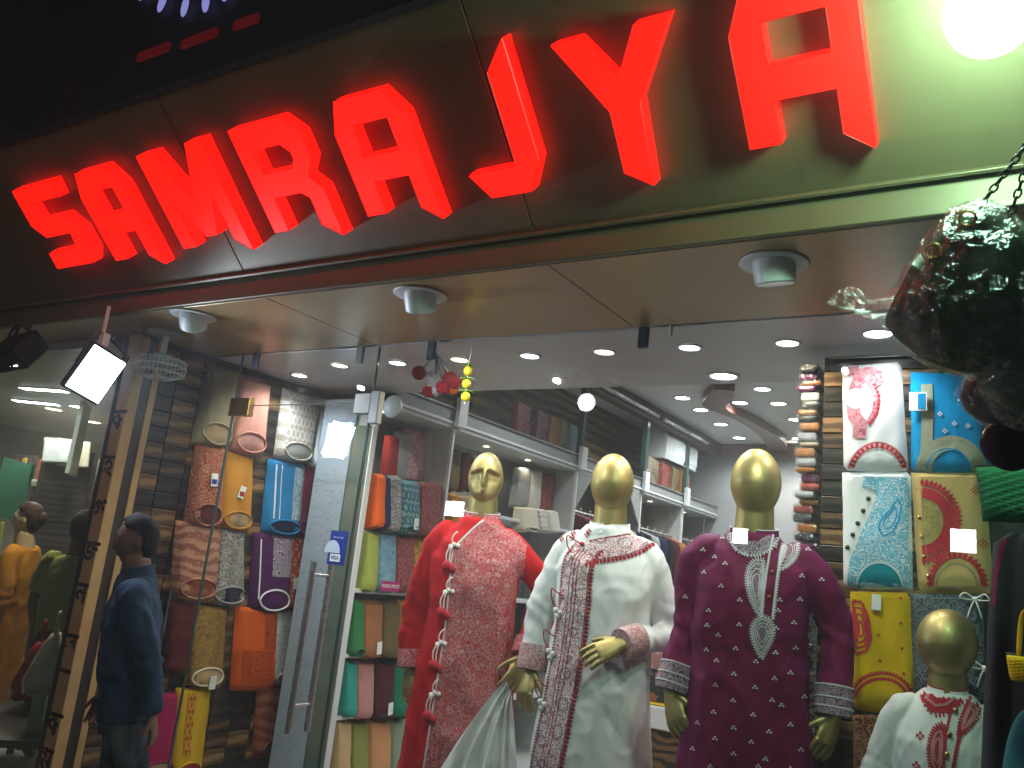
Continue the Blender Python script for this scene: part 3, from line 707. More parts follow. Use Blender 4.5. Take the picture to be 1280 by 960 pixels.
def hang_cloth(name, label, cat, corners, plane, rz, mat, parent_group=None, thick=.045, neck=None, inner=None, seed=0, curl=1.0, tagcard=None, band=None, nx=12, nz=22, crease=True):
    """a kurta folded flat and hung: four corners TL TR BR BL as seen, its cloth mesh, its neck opening"""
    W4 = [plane(*c) for c in corners]; o = (W4[0]+W4[1])/2; ux = Vector((cos(rz),sin(rz),0)); ny = Vector((-sin(rz),cos(rz),0))
    base = o.dot(ny); root = Vector((o.x,o.y,0)) ; root = o.copy()
    L4 = [((p-root).dot(ux),(p-root).z) for p in W4]
    t = thing(name, label, cat, root, rz, parent_group)
    def q(u,v):
        a = (L4[0][0]+(L4[1][0]-L4[0][0])*u, L4[0][1]+(L4[1][1]-L4[0][1])*u); b = (L4[3][0]+(L4[2][0]-L4[3][0])*u, L4[3][1]+(L4[2][1]-L4[3][1])*u)
        return a[0]+(b[0]-a[0])*v, a[1]+(b[1]-a[1])*v
    mb = MB(); fr = []; bk = []
    for i in range(nz+1):
        v = i/nz
        for j in range(nx+1):
            u = j/nx; x, z = q(u,v); ed = (1-abs(2*u-1)**5)**.5; eb = (1-max(0,(v-.86)/.14)**2.2)**.5 if v > .86 else 1; et = (min(1,v/.04+.25))
            d = (.012+thick*(.45+.55*v*curl))*max(.12,ed*eb*et)
            d += .006*noise.noise(Vector((x*7+seed,z*5,seed*1.3)))+.004*noise.noise(Vector((x*22,z*9+seed,seed)))
            sag = -.012*sin(pi*u)*v*curl
            fr.append(Vector((x,-max(.006,d),z+sag))); bk.append(Vector((x,.0,z+sag)))
    k = (nx+1)*(nz+1); vs = fr+bk; fs = []
    for i in range(nz):
        for j in range(nx):
            a = i*(nx+1)+j; fs.append((a,a+1,a+nx+2,a+nx+1)); fs.append((k+a,k+a+nx+1,k+a+nx+2,k+a+1))
    for i in range(nz):
        a = i*(nx+1); b = a+nx; fs += [(a,a+nx+1,k+a+nx+1,k+a),(b,k+b,k+b+nx+1,b+nx+1)]
    for j in range(nx):
        a = j; b = nz*(nx+1)+j; fs += [(a,k+a,k+a+1,a+1),(b,b+1,k+b+1,k+b)]
    mb.add(vs,fs); bo = mb.build('cloth', mat, t, smooth='auto'); D = Drape(bo.data,.003)
    w = L4[2][0]-L4[3][0]; h = -(L4[3][1]+L4[2][1])/2
    if neck:
        cx, cz = q(.5,1-.5*neck[1]-.02); rx = abs(w)*neck[0]; rz_ = h*neck[1]*.5
        D.blob(MB(), circ(cx,cz,rx,20,rz_)) .build('neck_opening', inner or 'tile_dark', t, smooth=True)
        D2 = Drape(bo.data,.006); rim = [D2.pt(*p) for p in circ(cx,cz,rx,28,rz_)]
        if all(p is not None for p in rim): MB().tube(rim, .0065, 6, closed=True).build('neck_band', neck[2] if len(neck) > 2 else mat, t, smooth=True)
    if tagcard:
        tx, tz = q(*tagcard[:2]); D3 = Drape(bo.data,.008); a = tagcard[3] if len(tagcard) > 3 else .1; wc, hc_ = .022, .036
        pts = [(tx+x*cos(a)-z*sin(a), tz+x*sin(a)+z*cos(a)) for x, z in ((-wc,-hc_),(wc,-hc_),(wc,hc_),(-wc,hc_))]
        p3 = [D3.pt(*p) for p in pts]
        if all(p is not None for p in p3):
            y = min(p.y for p in p3)-.002
            tg = MB().prism(pts,(0,y,0),(1,0,0),(0,0,1),(0,.0015,0)).build('price_tag','paper',t)
            if tagcard[2]: MB().prism([(tx+x,tz+z) for x,z in ((-.017,-.024),(.017,-.024),(.017,.004),(-.017,.004))],(0,y-.0016,0),(1,0,0),(0,0,1),(0,.001,0)).build('tag_print',tagcard[2],tg)
    if band:                                       # (material, u0, u1, v0, v1)
        for bm_, u0_, u1_, v0, v1 in band:
            D.grid(MB(), [[q(u0_+(u1_-u0_)*j/6, v0+(v1-v0)*i/14) for j in range(7)] for i in range(15)]).build('trim', bm_, t, smooth=True)
    return t, bo, D, q
# ================================================================== cloths of the stock
cloth('olive_beige',(.30,.25,.15)); cloth('pink_cloth',(.52,.24,.18)); printed('silver_print',(.62,.60,.56),(.36,.30,.24),kind='bands',scale=34)
printed('pale_dots',(.62,.68,.74),(.16,.19,.26),kind='dots',scale=32,amt=.42); printed('red_floral',(.20,.018,.02),(.50,.30,.14),(.42,.10,.06),'floral',48,amt=.4)
cloth('mustard',(.46,.20,.02)); cloth('sky_blue',(.015,.19,.42)); printed('blue_white_print',(.55,.62,.66),(.03,.20,.38),kind='floral',scale=60)
cloth('maroon_silk',(.12,.012,.035)); printed('peach_brocade',(.42,.21,.13),(.20,.06,.05),(.5,.32,.18),'brocade',46)
printed('black_white_fleck',(.05,.05,.06),(.55,.52,.48),kind='floral',scale=85,amt=.38); cloth('deep_purple',(.07,.012,.08)); printed('purple_white_print',(.07,.012,.08),(.62,.58,.62),kind='paisley',scale=70)
printed('red_band',(.30,.03,.025),(.45,.25,.08),(.16,.02,.03),'bands',30); cloth('dark_maroon',(.075,.01,.014)); printed('gold_print',(.36,.22,.055),(.12,.05,.02),kind='floral',scale=62,amt=.4)
cloth('orange_cloth',(.62,.10,.008)); printed('orange_red_print',(.55,.09,.01),(.20,.015,.01),kind='paisley',scale=60); printed('grey_white_print',(.55,.55,.53),(.25,.26,.28),kind='floral',scale=70)
cloth('magenta',(.30,.012,.075)); cloth('yellow_cloth',(.60,.38,.015)); printed('rust_print',(.17,.035,.02),(.28,.10,.05),kind='brocade',scale=40); cloth('navy',(.012,.018,.06)); printed('yellow_red_border',(.55,.30,.02),(.35,.02,.015),kind='bands',scale=42)
cloth('cream',(.62,.55,.42)); cloth('white_cloth',(.72,.73,.74)); cloth('lime',(.30,.34,.07)); printed('blue_grey_print',(.10,.24,.34),(.28,.40,.46),kind='floral',scale=50,amt=.3); printed('maroon_print',(.19,.02,.03),(.36,.16,.14),kind='floral',scale=60,amt=.32)
printed('mustard_print',(.48,.27,.025),(.16,.11,.03),kind='paisley',scale=26); cloth('teal',(.02,.11,.13)); cloth('leaf_green',(.03,.17,.05)); cloth('brown_cloth',(.30,.12,.04)); cloth('olive_dark',(.13,.09,.035)); cloth('aqua',(.03,.27,.22)); cloth('dusty_pink',(.42,.20,.18)); cloth('plum_dark',(.07,.015,.022)); cloth('sea_green',(.012,.16,.09)); cloth('beige',(.50,.35,.18)); cloth('moss',(.22,.23,.06)); cloth('peach',(.52,.25,.11)); cloth('sage',(.22,.27,.19)); cloth('tan',(.34,.23,.13)); cloth('off_white',(.60,.57,.50)); cloth('grey_cloth',(.30,.30,.29)); cloth('black_cloth',(.012,.012,.014)); cloth('brick_red',(.33,.03,.025))
printed('red_white_print',(.60,.55,.52),(.40,.02,.05),kind='floral',scale=62,amt=.55); printed('teal_print',(.03,.14,.17),(.25,.36,.36),kind='bands',scale=36)
wallX = lambda x,y: onX(x,y,XW+.004)
G1 = 'folded kurtas hung on the wood tiled wall'
R90 = radians(90)
KW = [
 ('olive beige kurta hung at the top of the wood tiled wall',((264,461),(297,466),(281,556),(240,553)),'olive_beige',(.40,.26),'tan',None,None),
 ('salmon pink kurta hung beside the olive beige one',((298,472),(335,483),(323,568),(285,561)),'pink_cloth',(.40,.26),'dusty_pink',None,None),
 ('silvery white kurta with rows of fine print behind the door glass',((356,488),(399,500),(382,577),(344,571)),'silver_print',(.38,.24),'grey_cloth',None,None),
 ('pale blue dotted kurta hung at the top near the cabinet end',((401,500),(425,508),(410,586),(385,582)),'pale_dots',(.38,.24),'white_cloth',None,None),
 ('red kurta with gold floral print and a blue tag on the wood wall',((246,556),(278,562),(270,659),(231,653)),'red_floral',(.38,.26),'dark_maroon',(.55,.42,'card_blue',.1),None),
 ('mustard yellow kurta with white price tags on the wood wall',((280,565),(313,575),(306,663),(271,656)),'mustard',(.40,.22),'tan',(.52,.50,'brick_red',-.2),None),
 ('sky blue kurta with a white embroidered side panel',((337,576),(378,582),(366,669),(328,663)),'sky_blue',(.42,.18,'sky_blue'),'navy',(.06,.93,None,.0),[('blue_white_print',.62,.93,.06,.78),('white_cloth',.14,.17,.03,.8),('white_cloth',.28,.30,.03,.8)]),
 ('maroon silk kurta with a small white tag beside the sky blue one',((378,583),(411,587),(399,672),(364,669)),'maroon_silk',(.40,.24),'black_cloth',(.60,.62,None,.05),None),
 ('peach brocade kurta with diamond pattern on the wood wall',((223,653),(273,660),(262,750),(215,743)),'peach_brocade',(.40,.26),'rust_print',None,None),
 ('black and white flecked kurta with navy neck opening',((275,662),(302,665),(297,755),(263,750)),'black_white_fleck',(.44,.22,'grey_cloth'),'navy',None,None),
 ('purple kurta with a white lace like quarter circle print',((320,668),(362,670),(355,763),(312,760)),'deep_purple',(.36,.26,'white_cloth'),'deep_purple',None,[('purple_white_print',.40,.92,.03,.55),('white_cloth',.10,.125,.08,.85)]),
 ('red kurta with gold bands and a tag above the grey print kurta',((362,672),(395,673),(383,760),(355,762)),'red_band',(.38,.22),'rust_print',(.16,.62,None,.1),None),
 ('plain dark maroon kurta half hidden behind the man in blue',((213,753),(241,757),(230,842),(200,838)),'dark_maroon',None,None,None,None),
 ('gold printed kurta with a hanging neck band tag',((242,758),(280,762),(270,857),(230,853)),'gold_print',(.40,.22,'cream'),'beige',(.60,.93,None,.0),None),
 ('bright orange kurta with dark red embroidered corner',((297,760),(343,765),(337,857),(290,860)),'orange_cloth',None,None,None,[('orange_red_print',.60,.95,.05,.5),('orange_red_print',.12,.95,.52,.90)]),
 ('grey white printed kurta with a large white shop card',((343,763),(377,763),(365,852),(335,852)),'grey_white_print',(.36,.16),'cream',None,None),
 ('magenta kurta at the foot of the wood wall beside the yellow one',((185,868),(219,868),(207,968),(165,968)),'magenta',(.38,.18),'tan',None,None),
 ('bright yellow kurta with red border low on the wood wall',((222,862),(260,862),(243,968),(208,968)),'yellow_cloth',(.36,.16),'brick_red',None,[('yellow_red_border',.25,.48,.04,.75)]),
 ('rust brown brocade kurta low on the wall by the door handle',((323,857),(363,853),(357,938),(318,942)),'rust_print',(.36,.22),'tile_dark',None,None),
]
def grow(cor,kx,ky):
    cx_ = sum(p[0] for p in cor)/4; cy_ = sum(p[1] for p in cor)/4; mt = ((cor[0][0]+cor[1][0])/2,(cor[0][1]+cor[1][1])/2); mb2 = ((cor[3][0]+cor[2][0])/2,(cor[3][1]+cor[2][1])/2)
    return tuple((m[0]+(p[0]-m[0])*kx, cy_+(m[1]+(p[1]-m[1])*kx-cy_)*ky) for p,m in zip(cor,(mt,mt,mb2,mb2)))
for i,(lab,cor,mat,neck,inner,tg,band) in enumerate(KW):
    cor = grow(cor,1.16,1.05)
    t,bo,D,q = hang_cloth('hanging_kurta',lab,'kurta',cor,wallX,R90,mat,G1,.055,neck,inner,i*1.7,1.0,tg,band)
    if 'shop card' in lab:
        x0,z0 = q(.45,.16); x1,z1 = q(.97,.74); y = min(v.co.y for v in bo.data.vertices)-.002
        cdo = MB().prism([(x0,z1),(x1,z1),(x1,z0-.02),((x0+x1)/2,z0+.012),(x0,z0-.02)],(0,y,0),(1,0,0),(0,0,1),(0,.002,0)).build('shop_card','paper',t)
        FX = Matrix.Rotation(radians(90),4,'X')
        text_mesh('PAUSH',.030,'lettering','navy',cdo,Matrix.Translation(((x0+x1)/2,y-.002,z0-.055))@FX,.0004); text_mesh('BAZAR',.024,'lettering','maroon_silk',cdo,Matrix.Translation(((x0+x1)/2,y-.002,z0-.085))@FX,.0004)
        MB().prism([(x0+.005,z1+.012),(x1-.005,z1+.012),(x1-.005,z1+.034),(x0+.005,z1+.034)],(0,y-.0015,0),(1,0,0),(0,0,1),(0,.001,0)).build('card_stripe','maroon_silk',cdo)

# ================================================================== the long cabinet on the door side wall
cab = thing('display_cabinet','long grey display cabinet with glass edged posts and open shelves','cabinet',(XC,3.89,.25))
k0 = Vector(cab.location)
def kp(mb, name, mat, parent=cab, **k): mb.v = [tuple(Vector(p)-k0) for p in mb.v]; return mb.build(name, mat, parent, **k)
PY = [3.89,4.68,6.52,7.9,9.05,BY-.02]
zrow = [onX(440,y,XC).z for y in (738,820,896)]      # shelf levels
printed('end_dots',(.30,.36,.43),(.06,.08,.14),kind='dots',scale=30,amt=.34)
XB = -3.93
kp(MB().box((XB,3.872,.25),(XC-.15,3.888,2.56)),'end_panel','end_dots')
kp(MB().box((XC-.148,3.868,.25),(XC-.004,3.888,2.40)),'corner_mirror','green_mirror'); kp(MB().box((XC-.002,3.866,.25),(XC+.006,3.889,2.40)),'corner_trim','white_paint'); kp(MB().box((XC-.155,3.866,.25),(XC-.149,3.889,2.40)),'corner_trim','glass_edge')
kp(MB().box((XB,3.889,.25),(XB+.016,BY-.02,2.544)),'back_panel','cabinet_grey')
kp(MB().box((XW+.03,3.889,2.545),(XC,BY-.02,2.575)),'soffit','cabinet_white')
kp(MB().box((XC-.03,4.07,2.578),(XC,BY-.02,2.675)),'beam','cabinet_grey',bevel=.003)
kp(MB().box((XC+.001,4.07,2.575),(XC+.012,BY-.02,2.592)),'beam_trim','white_paint'); kp(MB().box((XC-.03,4.07,2.676),(XC+.014,BY-.02,2.69)),'beam_trim','brushed_steel')
kp(MB().box((XW+.03,4.07,2.676),(XC-.031,BY-.02,2.688)),'loft_floor','cabinet_grey')
for i,y in enumerate(PY[:-1]):
    kp(MB().box((XC-.022,y,.25),(XC+.004,y+.022,2.544)),'post','white_paint',bevel=.002)
    kp(MB().box((XB+.017,y+.004,.25),(XC-.024,y+.018,2.544)),'divider','cabinet_white')
    if i > 0: kp(MB().box((XC-.03,y,2.69),(XC+.02,y+.06,HZ-.17)),'loft_post','glass_edge'); 
    if i > 0: kp(MB().box((XC+.013,y-.02,2.56),(XC+.05,y+.08,2.76)),'bracket','white_paint',bevel=.003)
for b in range(3):
    y0,y1 = PY[b]+.023,PY[b+1]-.001
    for z in zrow+([2.02] if b == 1 else []): kp(MB().box((XB+.017,y0,z-.012),(XC-.003,y1,z+.012)),'shelf','white_paint',bevel=.002)
# chamfered head of the third bay
for y,s_ in ((PY[2]+.023,1),(PY[3]-.001,-1)):
    kp(MB().prism([(y,2.544),(y+s_*.30,2.544),(y,2.22)],(XC-.03,0,0),(0,1,0),(0,0,1),(.028,0,0)),'corner_gusset','cabinet_grey')
for i,(px,py) in enumerate(((525,524),(552,546),(590,546),(641,565),(650,581),(685,582))):
    q = onZ(px,py,2.545); y = 4.1+i*.62
    downlight((XC+XB)/2+.05,y,2.545,1,'small warm downlight under the beam of the display cabinet','downlights under the cabinet beam',3.5,.026,140)
downlight((XC+XB)/2+.05,3.98+.12,2.545,0,'small cool downlight at the near end of the display cabinet','downlights under the cabinet beam',3,.026,140)
for i in range(4): downlight(XC-.2,8.1+i*.5,2.545,1,'small warm downlight above the row of dark hanging garments','downlights over the garment rail',6,.03,140)
shX = lambda x,y: onX(x,y,XC-.06); bkX = lambda x,y: onX(x,y,XC-.22)
G2 = 'folded clothes on the cabinet shelves'
def rect(x0,x1,y0,y1,lean=.15):
    d = (y1-y0)*lean; return ((x0+d*.5,y0),(x1+d*.5,y0+(x1-x0)*.06),(x1-d*.5,y1+(x1-x0)*.05),(x0-d*.5,y1))
SH = [
 ('deep red cloth hung at the back of the first cabinet bay',(478,494,545,600),'brick_red',1,None), ('grey white cloth hung at the back of the first cabinet bay',(490,506,540,600),'grey_cloth',1,None),
 ('white cloth with red floral print hung in the cabinet',(501,528,536,600),'red_white_print',1,None), ('white cloth with a red pointed panel hung in the cabinet',(524,549,540,605),'off_white',1,[('red_white_print',.45,.95,.02,.5)]),
 ('orange cloth standing on the top shelf by the cabinet post',(459,470,593,658),'orange_cloth',0,None), ('navy cloth beside the orange one on the top shelf',(467,477,594,660),'navy',0,None),
 ('black and white printed cloth on the top shelf',(474,491,595,663),'black_white_fleck',0,None), ('teal printed cloth with a tag on the top shelf',(490,514,601,665),'teal_print',0,None), ('red printed cloth on the top shelf by the bay post',(514,541,603,668),'maroon_print',0,None),
 ('lime green cloth on the shelf with the pink price sign',(446,461,664,737),'lime',0,None), ('light blue cloth on the shelf with the pink price sign',(462,484,664,738),'blue_grey_print',0,None), ('maroon printed cloth on the shelf with the pink price sign',(484,507,668,738),'maroon_print',0,None), ('mustard printed cloth beside the pink price sign',(504,531,671,737),'mustard_print',0,None),
 ('leaf green cloth under the pink price sign',(430,444,750,817),'leaf_green',0,None), ('brown cloth with a pale tag under the pink price sign',(443,467,750,819),'brown_cloth',0,None), ('dark olive cloth under the pink price sign',(467,490,750,819),'olive_dark',0,None), ('mustard cloth under the pink price sign',(489,511,750,819),'mustard',0,None),
 ('aqua cloth in the middle row of the cabinet',(421,435,825,892),'aqua',0,None), ('dusty pink cloth in the middle row of the cabinet',(434,456,825,894),'dusty_pink',0,None), ('dark plum cloth with a white tag in the middle row of the cabinet',(456,482,825,894),'plum_dark',0,None), ('sea green cloth in the middle row of the cabinet',(480,502,825,892),'sea_green',0,None),
 ('beige cloth in the lowest cabinet row',(410,427,899,966),'beige',0,None), ('moss green cloth in the lowest cabinet row',(428,450,899,966),'moss',0,None), ('peach cloth in the lowest cabinet row',(451,478,897,966),'peach',0,None), ('sage green cloth in the lowest cabinet row',(478,506,897,966),'sage',0,None),
 ('dark brown garment hung in the second cabinet bay',(558,570,562,612),'olive_dark',1,None), ('dark wine garment hung in the second cabinet bay',(571,583,566,612),'dark_maroon',1,None), ('black garment hung in the second cabinet bay',(583,592,570,612),'black_cloth',1,None),
 ('mustard cloth on the second bay shelf',(553,564,617,655),'mustard',0,None), ('tan cloth on the second bay shelf beside the mustard one',(564,586,620,658),'tan',0,None), ('beige cloth on the second bay shelf behind the red kurta',(586,597,622,658),'beige',0,None),
 ('pale grey garment hung behind the red kurta mannequin',(640,658,585,632),'grey_cloth',1,None), ('off white garment hung behind the red kurta mannequin',(655,672,588,636),'off_white',1,None), ('red printed garment hung behind the red kurta mannequin',(672,688,592,640),'maroon_print',1,None),
 ('cream folded cloth low behind the red kurta shoulder',(642,663,634,662),'cream',0,None), ('grey folded cloth low behind the red kurta shoulder',(664,675,636,663),'silver_print',0,None), ('off white folded cloth low behind the red kurta shoulder',(676,690,638,664),'off_white',0,None),
 ('tan folded cloth beside the red kurta sleeve',(655,672,770,812),'tan',0,None), ('brick red folded cloth beside the red kurta sleeve',(672,686,772,814),'brick_red',0,None),
]
for i,(lab,(a,b,c,d),mat,bk,band) in enumerate(SH):
    tg = (.6,.8,None,.1) if 'tag' in lab else None
    hang_cloth('folded_kurta',lab,'folded cloth',grow(rect(a,b,c,d),1.14,1.04),bkX if bk else shX,R90,mat,G2,.10 if not bk else .05,(.30,.14) if not bk and i % 3 == 1 and i > 4 else None,'tile_dark',i*2.3+5,1.2,tg,band,8,14)
p = onX(488,733,XC+.075); fp = thing('price_sign','small pink sign on the cabinet shelf reading FIXED PRICE','sign',p,R90)
M('sign_pink',(.42,.02,.16),.4); MB().box((-.085,-.002,-.03),(.085,.003,.03)).build('plate','sign_pink',fp)
text_mesh('FIXED PRICE',.030,'lettering','paper',fp,Matrix.Translation((0,-.003,0))@FACE_Y,.0005)
# garments on the rail deeper in the shop
rl = thing('garment_rail','steel garment rail under the cabinet beam','rail',(XC-.12,6.6,2.22)); MB().tube([(0,0,0),(0,3.5,0)],.012,10).build('bar','steel',rl,smooth='auto')
for y in (.02,1.2,2.4,3.48): MB().tube([(0,y,.01),(0,y,.33)],.006,6).build('hanger_rod','steel',rl)
gm = ['plum_dark','maroon_print','deep_purple','gold_print','black_cloth','tan','navy','black_cloth','grey_cloth','navy','black_cloth','dark_maroon','brown_cloth','black_cloth','navy','olive_dark','black_cloth','plum_dark']
def garment_on_rail(y, mat, label, z=2.21):
    t = thing('hanging_garment',label,'garment',(XC-.12,y,z),0,'garments on the rail under the cabinet beam')
    MB().tube(bez([(0,0,.02),(.012,0,.035),(0,0,.05),(0,0,.0),(0,0,-.02)],3),.003,5).build('hook','steel',t)
    mb = MB(); R=[]
    for z_,w,d in ((-.015,.03,.02),(-.03,.08,.03),(-.075,.21,.045),(-.14,.235,.055),(-.35,.22,.05),(-.65,.235,.06),(-.95,.25,.065)):
        R.append([Vector((sup(a,w,d)[0],sup(a,w,d)[1]*(1+.25*sin(5*a+y*9)),z_)) for a in [2*pi*j/24 for j in range(24)]])
    mb.rings(R).build('cloth',mat,t,smooth=True)
    return t
cl = {'plum_dark':'dark plum','maroon_print':'maroon printed','deep_purple':'purple','gold_print':'gold printed','black_cloth':'black','tan':'tan','navy':'navy','grey_cloth':'grey','dark_maroon':'dark wine','brown_cloth':'brown','olive_dark':'dark olive'}
for i,mt in enumerate(gm): garment_on_rail(6.68+i*.19, mt, cl[mt]+' garment hanging on the rail deep in the shop')
# loft stock: flat packets standing on the beam
for c_ in (('pk_maroon',(.20,.02,.05)),('pk_orange',(.50,.17,.03)),('pk_purple',(.16,.02,.10)),('pk_teal',(.03,.22,.24)),('pk_beige',(.45,.36,.24)),('pk_red',(.40,.05,.03)),('pk_olive',(.28,.22,.08)),('pk_white',(.40,.40,.40)),('pk_brown',(.20,.09,.03)),('pk_silver',(.50,.50,.52)),('pk_black',(.03,.03,.035))): M(c_[0],c_[1],.25,var=.3,vs=14,spec=.7,Coat_Weight=.6)
def packet(loc, rz, w, h, d, mat, label, group, ring=None, tilt=0):
    t = thing('kurta_packet',label,'packet',loc,rz,group); t.rotation_euler = (tilt,0,rz)
    MB().box((-w/2,-d/2,0),(w/2,d/2,h)).build('cloth',mat,t,bevel=min(d*.35,.012),seg=2)
    if ring:
        mb = MB()
        for r in (.40,.27): mb.rings([[Vector((w*rr*cos(a),-d/2-.002,.02+h*.02+w*rr*sin(a))) for rr in (r,r-.06)] for a in [pi*j/16 for j in range(17)]],False)
        mb.build('print_ring',ring,t)
    MB().box((-w/2-.004,-d/2-.005,-.0),(w/2+.004,d/2+.004,h+.006)).build('film','film_light',t,bevel=.006)
    return t
G3 = 'wrapped packets standing on the cabinet loft'
for px,m_,r_,lab in ((652,'pk_maroon','pk_orange','maroon wrapped packet with orange ring print on the loft'),(677,'pk_purple',None,'purple wrapped packet on the loft'),(695,'pk_orange',None,'orange wrapped packet on the loft'),(708,'pk_olive',None,'olive wrapped packet on the loft'),(717,'pk_teal','pk_beige','teal wrapped packet on the loft beside a post')):
    p = onX(px,540,XC-.10); packet((XC-.12,p.y,2.69),R90+.1,.24,.27,.06,m_,lab,G3,r_)
for px,m_,r_,lab in ((812,'pk_beige','pk_olive','beige wrapped packet with ring print below the air conditioner'),(830,'pk_red',None,'red wrapped packet below the air conditioner'),(843,'pk_olive','pk_beige','olive wrapped packet below the air conditioner'),(853,'pk_orange',None,'orange wrapped packet below the air conditioner')):
    p = onX(px,595,XC-.08); packet((XC-.07,p.y,2.69),R90+.1,.36,.26,.06,m_,lab,G3,r_)
a0 = onX(813,555,XC-.2); a1 = onX(853,565,XC-.2)
ac = thing('air_conditioner','white split air conditioner high on the loft wall','air conditioner',(XC-.13,(a0.y+a1.y)/2,3.14),R90)
w = (a1.y-a0.y)/2
MB().prism([(-.11,-.14),(.10,-.14),(.12,-.08),(.12,.10),(.09,.14),(-.11,.14)],(-w,0,0),(0,-1,0),(0,0,1),(2*w,0,0)).build('casing','white_paint',ac,bevel=.012,seg=2)
MB().box((-w+.05,-.118,-.142),(w-.05,-.03,-.1405)).build('outlet','black_metal',ac); MB().obox((0,-.105,-.135),(w-.05,0,0),(0,.03,.012),(0,-.002,.004)).build('louver','white_paint',ac)
# hexagon framed niche garment + counter
q0 = onY(812,905,4.9)
ct = thing('counter','low cream counter with a yellow cloth behind the mannequins','counter',(q0.x+.35,5.0,.25))
ctz = onY(830,885,4.75).z-.25
MB().box((-.75,-.25,ctz-.12),(.75,.35,ctz)).build('top','cabinet_white',ct,bevel=.006); MB().box((-.7,-.22,.0),(.7,.32,ctz-.121)).build('base','tile_brown',ct)
tag_c = tag(MB().box((q0.x-.1,4.78,ctz+.252),(q0.x+.9,5.25,ctz+.262)).build('table_cloth','yellow_cloth',bevel=.003),'yellow cloth spread on the cream counter','cloth')
def soft_bag(name,label,cat,loc,r,mat,seed=0,group=None,handles=None):
    t = thing(name,label,cat,loc,0,group); mb = MB(); mb.ell((0,0,r[2]),r,20,14)
    mb.v = [tuple(Vector(v)*(1+.12*noise.noise(Vector(v)*7+Vector((seed,0,0))))) for v in mb.v]; mb.build('body',mat,t,smooth=True)
    if handles: MB().tube(bez([(-r[0]*.4,0,r[2]*1.85),(-r[0]*.3,0,r[2]*2.4),(r[0]*.3,0,r[2]*2.4),(r[0]*.4,0,r[2]*1.85)],4),.008,6).build('handle',handles,t,smooth=True)
    return t
printed('flower_dark',(.012,.02,.03),(.40,.12,.06),kind='dots',scale=9,amt=.6)
packet((q0.x+.12,4.95,ctz+.263),.2,.34,.16,.22,'flower_dark','dark packet with orange flower print on the yellow cloth','packets on the counter')
packet((q0.x+.55,4.9,ctz+.263),-.2,.36,.07,.26,'red_white_print','white packet with red flower print on the yellow cloth','packets on the counter')
packet((q0.x+.15,5.0,ctz+.43),.1,.42,.10,.2,'dusty_pink','dusty pink bundle lying on the dark flowered packet','packets on the counter')
# ================================================================== the mannequins in the window
cloth('red_cotton',(.50,.012,.018)); cloth('white_cotton',(.74,.75,.75),weave=1100); 
printed('red_panel',(.44,.010,.022),(.62,.42,.42),(.64,.48,.48),'floral',115,amt=.31)
printed('white_red_emb',(.72,.70,.71),(.40,.02,.055),(.16,.04,.10),'floral',54,amt=.46)
printed('white_red_cuff',(.66,.60,.60),(.42,.02,.04),(.30,.05,.10),'floral',75,amt=.62)
def shot_silk():
    t = NT('purple_silk'); n1 = t.noise(3.5,3,.4); lw = t.new('ShaderNodeLayerWeight'); lw.inputs[0].default_value = .45
    a = t.mix(n1.outputs[0],(.15,.006,.066),(.20,.007,.042)); c = t.mix(t.math('MULTIPLY',lw.outputs['Facing'],.55),a,(.05,.010,.13))
    w = t.noise(900,2); c = t.mix(.2,c,t.mix(w.outputs[0],(.06,.004,.03),(.22,.012,.08))); t.bump(t.math('MULTIPLY_ADD',w.outputs[0],.03,t.noise(11,3,.6,t.mapv((1,1,.4))).outputs[0]),.35,.012)
    return t.done(c,.6,0,.15)
shot_silk()
cloth('emb_white',(.66,.62,.64)); cloth('emb_mauve',(.30,.16,.24)); cloth('emb_red',(.46,.03,.05)); cloth('emb_dark_red',(.26,.015,.03)); cloth('pajama',(.55,.53,.48)); cloth('emb_pink',(.55,.22,.22))
printed('silver_emb',(.13,.012,.07),(.58,.54,.57),(.50,.46,.5),'floral',95,amt=.42)
BASE_Z = .33
def stand(root, mat='steel'):
    MB().lathe([(.0,.002),(.17,.002),(.172,.008),(.16,.012),(.0,.014)],n=32).build('base_plate',mat,root,smooth='auto')
    MB().tube([(.0,.05,.012),(0,.05,.55)],.012,10).build('stand_rod',mat,root,smooth='auto')
def arm(root, rz, s_, e, w, ye, yw, h, yh, pn, side, curl=.35, k=1):
    E_ = local_of(root,rz,*e,ye); W_ = local_of(root,rz,*w,yw); H_ = local_of(root,rz,*h,yh)
    return dict(s=Vector(s_),e=E_,w=W_+norm(H_-W_)*.0,d=norm(H_-W_),pn=pn,side=side,curl=curl,k=k)
def sleeve(A, over=.0): return [Vector((A['s'].x*.55,.01,A['s'].z+.060)), Vector(A['s']), A['e'], A['w']-norm(A['w']-A['e'])*(.015-over)]
def trousers(root, mat, hem=.06, r=(.10,.095,.085,.08)):
    for s_ in (-1,1): MB().tube([(s_*.095,0,.62),(s_*.10,0,.45),(s_*.10,0,.25),(s_*.10,0,hem)],list(r),16).build('trouser_leg',mat,root,smooth='auto')
def pl(pts):
    P = sorted(pts,key=lambda p:p[1])
    def f(z):
        if z <= P[0][1]: return P[0][0]
        for a,b in zip(P,P[1:]):
            if z <= b[1]: return a[0]+(b[0]-a[0])*(z-a[1])/max(1e-6,b[1]-a[1])
        return P[-1][0]
    return f
def outward(P):
    return -1 if sum(a[0]*b[1]-b[0]*a[1] for a,b in zip(P,P[1:]+P[:1])) > 0 else 1
def Lz(root,rz,pts,off,s_,yl=-.12): return [(lambda q:(q.x,q.z))(local_of(root,rz,off[0]+a*s_,off[1]+b*s_,yl)) for a,b in pts]

